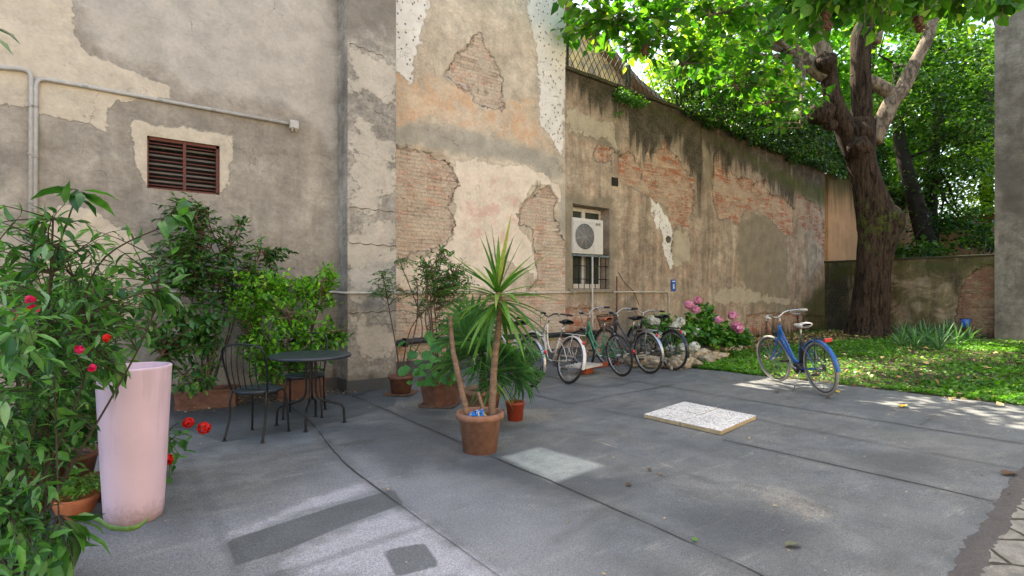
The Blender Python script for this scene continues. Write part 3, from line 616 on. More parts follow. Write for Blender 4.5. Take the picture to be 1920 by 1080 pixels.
col = k.mix(k.m_('MULTIPLY', k.ss(sw, .02, .10, 1, 0), k.ss(k.noise(3, 5, uv), .35, .6, .1, .42)), col, c(72,72,70))
col = k.mix(k.m_('MULTIPLY', k.ss(k.m_('ADD', k.attr('soft'), wv), .0, .06, 1, 0), .4), col, c(78,80,80))
rg = k.ss(k.m_('ADD', k.attr('ridge'), ws), .006, .016, 1, 0)
col = k.mix(k.m_('MULTIPLY', rg, .7), col, c(166,156,134))
bs = k.n('ShaderNodeSeparateXYZ', {0: k.obj})
col = k.mul(col, k.ss(n3, .25, .75, .6, 1.4)); col = k.mul(col, k.ss(n5, .3, .7, .66, 1.34)); col = k.mul(col, k.ss(k.noise(60, 4, uv, .75), .3, .7, .84, 1.18))
# little pale grit
vg = k.n('ShaderNodeTexVoronoi', {'Vector': uv, 'Scale': 9.0})
col = k.mix(k.m_('MULTIPLY', k.ss(vg.outputs['Distance'], .035, .06, 1, 0), k.ss(k.noise(3, 2, uv), .55, .6, 0, .7)), col, c(190,182,160))
hh = k.m_('ADD', k.m_('ADD', k.m_('MULTIPLY', n3, .10), k.m_('MULTIPLY', k.ss(seam, .0, .03), .5)), k.m_('ADD', k.m_('MULTIPLY', rg, .6), k.m_('MULTIPLY', n2, .8)))
bit = k.out(k.bsdf(col, k.ss(n2, .3, .7, .62, .85), nrm=k.bump(hh, .018, .8), spec=.4))
# flat sheet with attributes
xs = np.arange(-6, 9.3, .05); ys = np.arange(-9, 8.21, .05); XX, YY = np.meshgrid(xs, ys); p = np.stack([XX.ravel(), YY.ravel()], 1)
ex = 8.42+(5.8-p[:, 1])*.085+(fbm(p[:, 1]*2.5, p[:, 1]*0+3, 4)-.47)*.16
far = p[:, 0] > ex
z = (fbm(p[:, 0]*.9, p[:, 1]*.9, 3, 5)-.45)*.012
z = z*np.clip((np.hypot(p[:, 0], p[:, 1]))/2, 0, 1)
nx = len(xs); F = []
keep = ~far
for j in range(len(ys)-1):
    for i in range(nx-1):
        a = j*nx+i
        if keep[a] and keep[a+1]: F.append((a, a+1, a+nx+1, a+nx))
me = bpy.data.meshes.new('pavement'); me.from_pydata([(a, b, zz) for (a, b), zz in zip(p, z)], [], F); me.update()
def lines_d(L):
    d = np.full(len(p), 9.0)
    for ln in L:
        q = np.array(g2(ln))
        for a, b in zip(q[:-1], q[1:]): d = np.minimum(d, seg_dist(p, a, b))
    return d
def polys_d(L):
    d = np.full(len(p), -2.0)
    for q in L: d = np.maximum(d, sdf(p, g2(q)))
    return d
for nm, arr in (('seam', lines_d(SEAMS)), ('soft', lines_d(SOFT)), ('ridge', lines_d(RIDGE)), ('pale', polys_d(LIGHT_BANDS)), ('dust', polys_d(DUST)), ('broad', polys_d(BROAD)), ('darkp', polys_d(DARKP)), ('darks', polys_d(DARKS)), ('light_sq', polys_d(LIGHT_SQ))):
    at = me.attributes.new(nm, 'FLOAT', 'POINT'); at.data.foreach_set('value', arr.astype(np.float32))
me.polygons.foreach_set('use_smooth', [True]*len(me.polygons))
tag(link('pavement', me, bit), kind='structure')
# welded overlaps of the membrane: thin tar lines lying on the sheet
r = np.random.default_rng(8); mb = MB()
for wd, LN_ in ((.0055, SEAMS), ):
    for ln in LN_:
        q = spline([tuple(G(x, y)) for x, y in ln], 6); P3 = []
        for a, b in zip(q[:-1], q[1:]):
            n = max(1, int(np.linalg.norm(b-a)/.04)); P3 += [a+(b-a)*i/n for i in range(n)]
        P3.append(q[-1]); P3 = np.array(P3); tg = norm(np.gradient(P3, axis=0)); sd_ = np.stack([-tg[:, 1], tg[:, 0], tg[:, 0]*0], 1)
        s_ = np.arange(len(P3))*.04; off = (fbm(s_*3+r.random()*50, s_*0, 4, 2)-.47)*.018; w = wd*(.5+1.3*fbm(s_*6+r.random()*50, s_*0+4, 3, 3)*1.0)
        g_ = fbm(s_*1.3+r.random()*50, s_*0+9, 3, 6); w = w*np.clip((g_-.3)*8, .25, 1)
        C_ = P3+sd_*off[:, None]; zz_ = (fbm(C_[:, 0]*.9, C_[:, 1]*.9, 3, 5)-.45)*.012*np.clip(np.hypot(C_[:, 0], C_[:, 1])/2, 0, 1)+.0035
        A_ = C_+sd_*w[:, None]; B_ = C_-sd_*w[:, None]; A_[:, 2] = zz_; B_[:, 2] = zz_; n = len(C_)
        mb.add([tuple(v) for v in np.concatenate([A_, B_])], [(i, n+i, n+i+1, i+1) for i in range(n-1)])
tag(mb.build('pavement_seams', paint('tar_line', c(54,54,52), .8, 0, .4, 30)), kind='structure')
# turned-up membrane at the wall foot
m_bit2 = paint('bitumen_upstand', c(84,84,82), .9, 0, .2, 8)
mb = MB()
mb.box(-6, XP0-.003, YL-.035, YL-.012, 0, .17).box(XP0-.018, XP0-.003, YP-.018, YL-.035, 0, .17).box(XP0-.003, XP1+.003, YP-.022, YP-.012, 0, .16).box(XP1+.003, XP1+.02, YP-.018, YM-.04, 0, .16).box(XP1+.02, 7.9, YM-.045, YM-.02, 0, .22)
tag(mb.build('pavement_upstand', m_bit2), kind='structure')
# stone path, lower right, with cement strip
ed = [(2080,800),(1990,842),(1915,882),(1893,915),(1868,947),(1848,985),(1820,1012),(1806,1045),(1783,1080),(1750,1140),(1690,1240)]
rng = np.random.default_rng(5)
edw = [G(x, y) for x, y in ed]; sp_ = [Vector(q) for q in spline([tuple(v) for v in edw], 8)]
mb = MB(); V = []; F = []
for i, q in enumerate(sp_):
    tg = (sp_[min(i+1, len(sp_)-1)]-sp_[max(i-1, 0)]).normalized(); nrm_ = Vector((-tg.y, tg.x, 0))
    if nrm_.y > 0: nrm_ = -nrm_
    for j, (o, zz) in enumerate(((0-.035*rng.random(), .002), (.02+.02*rng.random(), .009), (.06, .011), (.09+.03*rng.random(), .006))): V.append((q.x+nrm_.x*o, q.y+nrm_.y*o, zz))
for i in range(len(sp_)-1):
    for j in range(3): a = i*4+j; F.append((a, a+1, a+5, a+4))
me = bpy.data.meshes.new('s'); me.from_pydata(V, [], F)
bpy.data.meshes.remove(me)
k = NT('brown_cement'); m_cem = k.out(k.bsdf(k.mul(k.mix(k.noise(6, 8, rough=.7), c(92,88,84), c(66,64,62)), k.ss(k.noise(150, 3), .3, .7, .8, 1.2)), .95, nrm=k.bump(k.noise(25, 8), .02)))
tag(MB().add(V, F, True).build('cement_strip', m_cem), kind='structure')
k = NT('old_stone_paving')
vv = k.n('ShaderNodeVectorMath', {0: k.obj}, operation='ADD'); k.put(vv.inputs[1], k.n('ShaderNodeVectorMath', {0: k.noise(3, 4, col=True), 1: (.12, .12, 0)}, operation='MULTIPLY').outputs[0])
rot = k.map(vv.outputs[0], rot=(0, 0, .75))
bt = k.n('ShaderNodeTexBrick', {'Vector': rot, 'Scale': 1.0, 'Brick Width': .62, 'Row Height': .3, 'Mortar Size': .013, 'Mortar Smooth': .3, 'Color1': c(150,147,137), 'Color2': c(128,125,116), 'Mortar': c(62,60,44)})
col = k.mul(k.mul(bt.outputs[0], k.ss(k.noise(9, 9, rough=.75), .3, .7, .6, 1.2)), k.ss(k.noise(120, 4), .3, .7, .8, 1.15))
m_sto = k.out(k.bsdf(col, .85, nrm=k.bump(k.m_('ADD', k.m_('MULTIPLY', k.noise(12, 8, rough=.7), .8), k.m_('SUBTRACT', 1.0, bt.outputs[1])), .02)))
V = [(q.x+.02, q.y-.05, .007) for q in sp_]; V2 = [(q.x+4.5, q.y-4, .007) for q in sp_]; n = len(V)
tag(MB().add(V+V2, [(i, i+1, i+1+n, i+n) for i in range(n-1)]).build('path', m_sto), kind='structure')
# garden bed surface, slightly domed
xs = np.arange(8.2, 19.2, .12); ys = np.arange(-9, 8.2, .12); XX, YY = np.meshgrid(xs, ys); q = np.stack([XX.ravel(), YY.ravel()], 1)
ex = 8.42+(5.8-q[:, 1])*.085
def garden_z(x, y):
    e = 8.42+(5.8-y)*.085
    return -.012+.10*np.clip((x-e)/3, 0, 1)**.8+(fbm(x*1.5, y*1.5, 3, 4)-.45)*.06*np.clip((x-e)/.5, 0, 1)
z = garden_z(q[:, 0], q[:, 1]); nx = len(xs)
F = [(j*nx+i, j*nx+i+1, (j+1)*nx+i+1, (j+1)*nx+i) for j in range(len(ys)-1) for i in range(nx-1) if q[j*nx+i, 0] > ex[j*nx+i]-.25]
me = bpy.data.meshes.new('soil_bed'); me.from_pydata([(a, b, zz) for (a, b), zz in zip(q, z)], [], F); me.polygons.foreach_set('use_smooth', [True]*len(F))
tag(link('soil_bed', me, soil), kind='structure')
# ================================================================ pipes, boxes, signs on the walls
m_pvc = paint('grey_plastic_conduit', c(178,176,170), .5, 0, .12, 20)
m_pvc2 = paint('dirty_white_pipe', c(196,188,172), .6, 0, .18, 12)
def wp(px, py, Y, off): v = PY(px, py, Y); return (v.x, Y-off, v.z)
def arc(a, b, cc, n=6):      # rounded corner points at b
    a, b, cc = Vector(a), Vector(b), Vector(cc); u = (a-b).normalized()*.09; w = (cc-b).normalized()*.09
    return [b+u*(1-t)**2+w*t*t for t in [i/n for i in range(n+1)]]
Yc = YL-.02
t1 = thing('electrical_conduit', 'grey conduit bending down the left wall, cut by the left picture edge', 'conduit', wp(58,400,YL,.0))
a, b, e = wp(-400,92,Yc,.012), wp(59,132,Yc,.012), wp(57,545,Yc,.012)
MB().tube([a]+arc(a, b, e)+[e], .021, 10).build('tube', m_pvc, t1)
t2 = thing('electrical_conduit', 'long grey conduit crossing above the barred vent to the white junction box', 'conduit', wp(67,400,YL,.0))
a, b, e = wp(541,232,Yc,.012), wp(68,146,Yc,.012), wp(66,545,Yc,.012)
MB().tube([a]+arc(a, b, e)+[e], .021, 10).build('tube', m_pvc, t2)
for (th, L) in ((t1, [(58,200),(58,290),(58,380)]), (t2, [(66,200),(66,295),(66,390),(160,163.5),(300,189),(400,207),(500,225)])):
    for q in L:
        v = wp(q[0], q[1], Yc, .012)
        MB().box(v[0]-.028, v[0]+.028, v[1]-.026, v[1]+.03, v[2]-.012, v[2]+.012, bev=.004).build('clip', paint('conduit_clip', c(150,148,142), .6), th) if q == L[0] else None
        if q != L[0]:
            MB().box(v[0]-.028, v[0]+.028, v[1]-.026, v[1]+.03, v[2]-.012, v[2]+.012, bev=.004).build('clip', bpy.data.materials['conduit_clip'], th)
v = wp(549,236,YL,.0)
jb = thing('junction_box', 'small white junction box at the end of the crossing conduit', 'electrical box', v)
MB().box(v[0]-.055, v[0]+.055, YL-.09, YL-.012, v[2]-.055, v[2]+.055, bev=.01).build('box', m_pvc2, jb)
MB().box(v[0]-.048, v[0]+.048, YL-.098, YL-.09, v[2]-.048, v[2]+.048, bev=.004).tube([(v[0]-.02, YL-.06, v[2]-.05), (v[0]-.02, YL-.06, v[2]-.085)], .014, 8).tube([(v[0]+.025, YL-.06, v[2]-.05), (v[0]+.025, YL-.06, v[2]-.08)], .012, 8).build('lid', m_pvc, jb)
z_ = 1.35
wp_ = thing('water_pipe', 'thin white water pipe running level along the walls and around the pilaster', 'pipe', (0, YL, z_))
e = PY(1252,548,YM)
mb = MB().tube([(-.6, YL-.03, z_+.01), (1.0, YL-.03, z_), (XP0-.03, YL-.03, z_), (XP0-.03, YP-.03, z_-.01), (XP1+.03, YP-.03, z_-.01), (XP1+.03, YM-.03, z_), (6.2, YM-.03, z_-.015), (8.3, YM-.03, z_+.01), (e.x-.06, YM-.03, z_+.005), (e.x-.015, YM-.03, z_-.01), (e.x, YM-.03, z_-.06), (e.x, YM-.03, .42)], .017, 8)
mb.build('tube', m_pvc2, wp_)
for x in (.9, 2.1, 4.2, 5.4, 6.7, 7.7, 8.9, 9.9):
    Y_ = YL if x < XP0 else YM
    MB().box(x-.012, x+.012, Y_-.055, Y_-.01, z_-.028, z_+.028).build('clip', m_pvc, wp_)
a, b = PY(1107,482,YM), PY(1107,612,YM)
dp = thing('condensate_pipe', 'white vertical drain pipe below the air conditioner', 'pipe', (a.x, YM, 0))
MB().tube([(a.x+.0, YM-.06, a.z), (a.x, YM-.06, b.z), (a.x+.02, YM-.06, b.z-.1)], .019, 8).build('tube', m_pvc2, dp)
a = PY(1155,520,YM)
rp = tag(MB().tube([(a.x, YM-.02, 1.7), (a.x+.01, YM-.02, 1.3), (a.x, YM-.02, .5)], .013, 6).build('rusty_pipe', m_rust), 'thin rusty vertical pipe on the garden wall right of the window', 'pipe')
a = PY(742,650,YM)
bp = thing('black_hose_pipe', 'thick black pipe along the foot of the peeling wall behind the pots', 'pipe', (a.x, YM, a.z))
MB().tube([(XP1+.01, YM-.08, .50), (4.2, YM-.08, .55), (5.6, YM-.08, .53), (7.0, YM-.08, .5), (8.4, YM-.08, .5)], .05, 10).build('tube', paint('black_plastic_pipe', c(38,40,44), .45), bp)
for x in (3.9, 5.2, 6.6, 7.9): MB().box(x-.02, x+.02, YM-.145, YM-.01, .46, .6, bev=.004).build('bracket', bpy.data.materials['black_iron'], bp)
wr = PY(1158,514,YM)
tag(MB().tube([wp(1158,511,YM,.03), wp(1166,528,YM,.05), wp(1186,546,YM,.03), wp(1190,560,YM,.05), wp(1196,572,YM,.04)], .007, 5).build('loose_cable', bpy.data.materials['black_iron']), 'short loose dark cable hanging on the garden wall beside the window', 'cable')
# air conditioner outdoor unit
a0, a1 = PY(1074,407,YM-.04), PY(1131,478,YM-.04)
ac = thing('air_conditioner', 'white outdoor air conditioner unit mounted in the window recess', 'air conditioner', ((a0.x+a1.x)/2, YM-.02, a1.z))
m_ac = paint('white_enamel_casing', c(204,200,190), .4, 0, .05)
x0, x1, zt, zb = a0.x, a1.x, a0.z, a1.z; yf = YM-.045
MB().box(x0, x1, yf, yf+.28, zb, zt, bev=.015).build('casing', m_ac, ac)
cx_, cz = x0+(x1-x0)*.36, (zt+zb)/2-.01; R_ = (x1-x0)*.30
fg = MB().box(cx_-R_-.04, cx_+R_+.03, yf-.012, yf-.001, cz-R_-.05, cz+R_+.05, bev=.004).build('fan_panel', paint('panel_grey', c(196,194,186), .5), ac)
M_ = Matrix.Translation((cx_, yf-.013, cz)) @ Matrix.Rotation(PI/2, 4, 'X')
MB().lathe([(R_, 0), (R_, .004), (0, .004)], 32, M=M_).build('fan_opening', paint('fan_dark', c(92,92,90), .6), fg)
mb = MB()
for r in [R_*f for f in (.16,.3,.44,.58,.72,.86,1.0)]: mb.tube([(cx_+r*math.cos(q*PI/16), yf-.024, cz+r*math.sin(q*PI/16)) for q in range(32)], .0045, 5, closed=True)
for q in range(8): mb.tube([(cx_, yf-.024, cz), (cx_+R_*math.cos(q*PI/4+.2), yf-.024, cz+R_*math.sin(q*PI/4+.2))], .0045, 5)
mb.build('fan_grille', paint('grille_grey', c(178,176,168), .5), fg)
fc = bpy.data.curves.new('lettering', 'FONT'); fc.body = 'AHE'; fc.size = .085; fc.extrude = .002
fo = bpy.data.objects.new('lt', fc); C.objects.link(fo); dg = bpy.context.evaluated_depsgraph_get(); me = bpy.data.meshes.new_from_object(fo.evaluated_get(dg)); bpy.data.objects.remove(fo)
me.name = 'lettering'; me.transform(Matrix.Translation((x1-.245, yf-.004, zt-.13)) @ Matrix.Rotation(PI/2, 4, 'X')); link('lettering', me, paint('lettering_grey', c(70,70,74), .6), ac)
MB().box(x0+.01, x1+.2, yf+.02, yf+.05, zb-.05, zb-.012).box(x0+.1, x0+.13, yf+.02, YM+.2, zb-.05, zb-.013).box(x1-.13, x1-.1, yf+.02, YM+.2, zb-.05, zb-.013).build('bracket', paint('blue_grey_bracket', c(110,122,124), .6), ac)
# blue sign
v = PY(1261,535,YM)
sg = thing('wall_sign', 'small blue notice sign on the garden wall above the pink flowers', 'sign', (v.x, YM, v.z))
MB().box(v.x-.085, v.x+.085, YM-.034, YM-.026, v.z-.14, v.z+.14, bev=.003).build('plate', paint('sign_blue', c(30,92,170), .4), sg)
MB().lathe([(.035,0),(.035,.002),(0,.002)], 16, M=Matrix.Translation((v.x, YM-.034, v.z+.0)) @ Matrix.Rotation(PI/2, 4, 'X')).box(v.x-.03, v.x+.03, YM-.0365, YM-.0345, v.z-.085, v.z-.03).box(v.x-.06, v.x+.06, YM-.0365, YM-.0345, v.z+.085, v.z+.11).build('pictogram', paint('sign_white', c(215,220,225), .5), sg)
v = PX(1814,604,XG)
lb = thing('blue_lantern', 'small blue glass lantern cup hung on the low wall above the iris leaves', 'lantern', (XG-.1, v.y, v.z))
m_bg = NT('blue_glass'); m_bg = m_bg.out(m_bg.bsdf(c(24,84,190), .15, spec=.8, coat=.5))
MB().lathe([(.075,-.13),(.09,-.1),(.115,.1),(.10,.1),(.08,-.09),(0,-.09)], 20, M=Matrix.Translation((XG-.16, v.y, v.z))).build('cup', m_bg, lb)
MB().tube([(XG-.16+.115*math.cos(q*PI/8), v.y+.115*math.sin(q*PI/8), v.z+.1) for q in range(16)], .008, 5, closed=True).tube([(XG-.05, v.y, v.z+.1), (XG+.0, v.y, v.z+.12)], .01, 5).build('holder', bpy.data.materials['black_iron'], lb)
# ---------------------------------------------------------------- lattice fence on the garden wall
m_fen = paint('dark_green_fence_metal', c(52,62,54), .6, .3, .2)
fx1 = PY(1282,190,YM+.2).x; yF = YM+.22
fe = thing('lattice_fence', 'dark metal diamond lattice fence on top of the garden wall', 'fence', (9, yF, 5.8))
H_ = PY(1062,30,YM+.22).z-5.88
mb = MB()
def zb_(x): return float(ztop(x))+.07
s_ = .26; x = XC-2.0
while x < fx1+.1:
    for sgn in (1, -1):
        pts = []
        for q in range(13):
            f = q/12; xx = x+f*H_*.62 if sgn > 0 else x+(1-f)*H_*.62
            if XC+.02 < xx < fx1: pts.append((xx, yF+.006*sgn, zb_(xx)+f*H_))
        if len(pts) > 1: mb.tube([pts[0], pts[-1]], .0085, 4)
    x += s_*.62
mb.build('lattice', m_fen, fe)
MB().tube([(XC+.04, yF, zb_(XC)+H_), (9.3, yF, zb_(9.3)+H_), (fx1, yF, zb_(fx1)+H_)], .014, 6).tube([(XC+.04, yF, zb_(XC)+.04), (fx1, yF, zb_(fx1)+.04)], .014, 6).build('rail', m_fen, fe)
for pxx in (1064, 1174, 1180, 1269, 1277):
    x = PY(pxx, 150, yF).x
    MB().box(x-.02, x+.02, yF-.02, yF+.02, zb_(x), zb_(x)+H_+.06).build('post', m_fen, fe)
# ---------------------------------------------------------------- bistro set
m_blk = paint('black_powder_coat', c(30,32,35), .38, .3, .12, 18)
m_top = paint('table_top_coat', c(60,66,74), .34, .3, .15, 7)
tc = P(583, 795, 5.56); tc.z = 0
tb = thing('bistro_table', 'round dark metal bistro table beside the two wire-backed chairs', 'table', tc)
T0 = Matrix.Translation(tc)
MB().lathe([(0,.690),(.375,.690),(.392,.684),(.398,.690),(.401,.70),(.398,.712),(.39,.716),(.30,.713),(.0,.712)], 56, M=T0).build('table_top', m_top, tb)
MB().box(-.16,.16,-.012,.012,.665,.69).box(-.012,.012,-.16,.16,.664,.689).lathe([(.06,.64),(.06,.689)],16).build('support', m_blk, tb).matrix_basis = T0
o_ = bpy.data.objects['support']; o_.matrix_parent_inverse = Matrix(); o_.location = (0,0,0)
for i in range(4):
    a = math.radians(12+90*i)-YAW
    pts = spline([(.045,.67),(.047,.5),(.05,.33),(.09,.255),(.18,.222),(.27,.20),(.315,.17),(.325,.10),(.33,.012)], 5)
    MB(T0 @ Matrix.Rotation(a, 4, 'Z')).tube([(x, 0, z) for x, z in pts], .0125, 10).lathe([(.024,0),(.024,.008),(.012,.016)], 12, ax=(.33, 0)).build('leg', m_blk, tb)
def chair(label, pos, face):
    """origin under the seat centre, facing +x; back at -x"""
    th = thing('wire_chair', label, 'chair', pos, 0, 'black wire bistro chairs')
    T = Matrix.Translation(pos) @ Matrix.Rotation(face, 4, 'Z')
    MB(T).lathe([(0,.438),(.19,.438),(.205,.434),(.208,.442),(.205,.450),(.19,.452),(.10,.447),(0,.445)], 40).build('seat', m_top, th)
    MB(T).tube([(.2*math.cos(q*PI/12), .2*math.sin(q*PI/12), .430) for q in range(24)], .009, 8, closed=True).build('seat_ring', m_blk, th)
    for sy in (-1, 1):
        MB(T).tube([(x, y*sy, z) for x, y, z in spline([(.13,.155,.43),(.16,.17,.40),(.175,.18,.3),(.185,.19,.15),(.19,.195,.01)], 4)], .0105, 8).lathe([(.02,0),(.02,.006),(.01,.012)], 10, ax=(.19, .195*sy)).build('leg', m_blk, th)
        MB(T).tube([(x, y*sy, z) for x, y, z in spline([(-.13,.175,.45),(-.15,.18,.35),(-.155,.18,.22),(-.185,.185,.1),(-.215,.19,.01)], 4)], .0105, 8).lathe([(.02,0),(.02,.006),(.01,.012)], 10, ax=(-.215, .19*sy)).build('leg', m_blk, th)
    L = [(-.13,.185,.45),(-.16,.20,.58),(-.195,.215,.72),(-.225,.20,.83),(-.24,.13,.872),(-.245,0,.885)]
    arch = spline(L+[(x, -y, z) for x, y, z in reversed(L[:-1])], 5)
    MB(T).tube(arch, .0095, 8).build('back_frame', m_blk, th)
    lo_ = [(-.155-.055*(1-(y/.2)**2), y, .475) for y in np.linspace(-.19, .19, 13)]
    MB(T).tube(lo_, .006, 6).build('back_rail', m_blk, th)
    for y in (-.135,-.082,-.028,.028,.082,.135):
        f = 1-(y/.2)**2; zt_ = .885-.05*(abs(y)/.2)**3
        MB(T).tube([(x, yy, z) for x, yy, z in spline([(-.155-.055*f, y, .475),(-.215-.03*f, y*1.05, .6),(-.235-.025*f, y*1.1, .74),(-.243, y*1.12, zt_)], 4)], .0045, 6).build('back_wire', m_blk, th)
    return th
p1 = P(484, 700, 5.10); p1.z = 0; d1 = tc-p1
chair('wire chair left of the bistro table, its back nearest the viewer', p1, math.atan2(d1.y, d1.x)+.45)
p2 = P(572, 700, 5.98); p2.z = 0; d2 = tc-p2
chair('wire chair behind the bistro table, facing the viewer', p2, math.atan2(d2.y, d2.x)-.25)
# ---------------------------------------------------------------- bicycles
m_rub = paint('tyre_rubber', c(44,43,42), .8, 0, .25, 40)
m_rubg = paint('grey_tyre_rubber', c(150,146,138), .8, 0, .15, 40)
m_chr = paint('worn_chrome', c(176,176,176), .3, .9, .15, 30)
m_spk = paint('spoke_steel', c(150,150,148), .35, .8, .1)
m_bpl = paint('black_plastic', c(30,30,32), .5, 0, .1)
m_red = NT('red_reflector'); m_red = m_red.out(m_red.bsdf(c(190,24,26), .25, coat=.5))
def bike(label, rear, front, st, lean=0.0, steer=0.0, scale=1.0):
    rear, front = Vector(rear), Vector(front); rear.z = front.z = 0
    h = (front-rear).normalized(); ang = math.atan2(h.y, h.x)
    T = Matrix.Translation(rear) @ Matrix.Rotation(ang, 4, 'Z') @ Matrix.Rotation(lean, 4, 'X') @ Matrix.Scale(scale, 4)
    th = thing('bicycle', label, 'bicycle', rear, ang, 'bicycles parked in the courtyard')
    R = .345; wb = 1.07; mf = st['frame']; tyre = st.get('tyre', m_rub); rim = st.get('rim', m_chr)
    hb, ht = Vector((.835,0,.665)), Vector((.785,0,.80))       # head tube bottom, top
    if st.get('tall'): ht = Vector((.765,0,.86))
    if st['kind'] == 'fat': hb, ht = Vector((.865,0,.665)), Vector((.81,0,.84))
    ax = (ht-hb).normalized()
    Tf = T @ Matrix.Translation(hb) @ Matrix.Rotation(steer, 4, ax) @ Matrix.Translation(-hb)
    fc_ = Vector((wb,0,R)); BB = Vector((.46,0,.29)); RC = Vector((0,0,R)); seat = st.get('seat_h', .92)
    sc_ = Vector((.30,0,seat-.04)); st_top = BB+(sc_-BB)*.62
    def wheel(cen, M, nm):
        root = MB(M).tube([(cen[0]+(R-.022)*math.cos(q*PI/24), 0, cen[2]+(R-.022)*math.sin(q*PI/24)) for q in range(48)], .0185, 10, closed=True).build(nm, tyre, th)
        MB(M).tube([(cen[0]+(R-.045)*math.cos(q*PI/24), 0, cen[2]+(R-.045)*math.sin(q*PI/24)) for q in range(48)], .0125, 8, closed=True).build('rim', rim, root)
        mb = MB(M)
        for q in range(32):
            a = 2*PI*q/32; s = .03 if q % 2 else -.03; a2 = a+(.9 if (q//2) % 2 else -.9)
            mb.tube([(cen[0]+.018*math.cos(a2), s, cen[2]+.018*math.sin(a2)), (cen[0]+(R-.05)*math.cos(a), 0, cen[2]+(R-.05)*math.sin(a))], .0026, 3, cap=False)
        mb.build('spokes', m_spk, root)
        MB(M).tube([(cen[0],-.055,cen[2]),(cen[0],.055,cen[2])], .011, 8).tube([(cen[0],-.035,cen[2]),(cen[0],.035,cen[2])], .024, 12).build('hub', m_chr, root)
    wheel(RC, T, 'rear_wheel'); wheel(fc_, Tf, 'front_wheel')
    fr = MB(T); r1, r2 = .0165, .0085
    fr.tube([hb-ax*.01, ht+ax*.01], .021, 12)
    fr.tube([BB, st_top], .0155, 10)
    if st['kind'] == 'loop':           # curved low step-through: two swooping tubes
        fr.tube(spline([tuple(hb+ax*.02), (.74,0,.50), (.66,0,.36), (.57,0,.295), tuple(BB)], 6), .017, 10)
        fr.tube(spline([tuple(ht-ax*.02), (.70,0,.60), (.60,0,.46), (.50,0,.42), (.395,0,.50)], 6), .0135, 10)
    elif st['kind'] == 'fat':
        fr.tube([hb+ax*.03, BB+Vector((.03,0,.01))], .037, 12, flat=.75).tube([ht-ax*.02, Vector((.55,0,.40)), BB+Vector((-.02,0,.06))], .015, 10)
    elif st['kind'] == 'mixte':
        fr.tube([hb, BB], .0165, 10).tube([ht-ax*.03, BB+(st_top-BB)*.45], .0145, 10)
    else:
        fr.tube([hb, BB], .0165, 10).tube([ht-ax*.02, st_top], .0145, 10)
    for s in (-1, 1):
        fr.tube([BB+Vector((-.02,s*.03,0)), Vector((.2,s*.045,.31)), Vector((0,s*.062,R))], r2, 8)
        fr.tube([st_top+Vector((0,s*.018,-.02)), Vector((.15,s*.045,R+.17)), Vector((0,s*.062,R))], .007, 8)
    fr.build('frame', mf, th)
    fk = MB(Tf)
    for s in (-1, 1): fk.tube(spline([tuple(hb+Vector((.005,s*.045,-.01))), (.905,s*.05,.52), (.985,s*.052,.415), (wb,s*.055,R)], 4), [.0125]*4+[.012]*4+[.011]*4+[.009], 8)
    fk.tube([hb+Vector((.004,-.05,-.005)), hb+Vector((.004,.05,-.005))], .014, 8)
    fk.build('fork', st.get('fork', mf), th)
    # handlebar
    hs = ht+ax*.10; up = st.get('rise', .06); w_ = st.get('barw', .28); bk = st.get('sweep', .14)
    MB(Tf).tube([ht, hs, hs+Vector((.05,0,.02))], .0125, 8).build('stem', m_chr, th)
    c0 = hs+Vector((.05,0,.02)); prof = [(0,0,0),(.0,.06,up*.3),(-.02,.13,up),(-.05,.21,up*1.1),(-bk,w_,up)]
    pts = spline([(c0.x+x, -y, c0.z+z) for x, y, z in reversed(prof)]+[(c0.x+x, y, c0.z+z) for x, y, z in prof[1:]], 5)
    hbar = MB(Tf).tube(pts, .0115, 8).build('handlebar', st.get('bar', m_chr), th)
    for s in (-1, 1):
        e = Vector((c0.x-bk, s*w_, c0.z+up)); d = Vector((-.11, s*.03, -.004))
        MB(Tf).tube([e, e+d*.3, e+d], [.0165,.0175,.016], 10).build('grip', st.get('grip', m_bpl), hbar)
        b0 = Vector((c0.x-.055, s*(w_-.08), c0.z+up))
        MB(Tf).tube([b0, b0+Vector((.03,0,-.02)), b0+Vector((-.01,s*.04,-.05)), b0+Vector((-.1,s*.06,-.055))], .006, 6).tube([b0+Vector((-.012,0,0)), b0+Vector((.016,0,0))], .017, 8).build('brake_lever', st.get('lever', m_chr), hbar)
        MB(Tf).tube(spline([tuple(b0+Vector((.02,0,0))), (c0.x+.09, s*.08, c0.z-.03), (hb.x+.04, s*.02, hb.z+.02), (hb.x+.02, s*.02, hb.z-.08)], 4), .0028, 4, cap=False).build('brake_cable', m_bpl, hbar)
    MB(T).tube([st_top, sc_], .0125, 8).build('seat_post', m_chr, th)
    # saddle
    V = []; F = []; prof = [(-.135,.06,.028),(-.13,.09,.045),(-.08,.098,.05),(-.02,.078,.042),(.05,.042,.034),(.11,.027,.026),(.145,.012,.01)]
    n = 10
    for x, w, hgt in prof:
        for q in range(n):
            a = 2*PI*q/n; V.append((sc_.x+x, w*math.cos(a), sc_.z+.025+(hgt*math.sin(a)*(.7 if math.sin(a) > 0 else .9))+.012*(x < -.05)))
    for i in range(len(prof)-1):
        for q in range(n): F.append((i*n+q, i*n+(q+1) % n, (i+1)*n+(q+1) % n, (i+1)*n+q))
    F += [tuple(range(n)), tuple(reversed(range((len(prof)-1)*n, len(prof)*n)))]
    MB(T).add(V, F, True).build('saddle', st['saddle'], th)
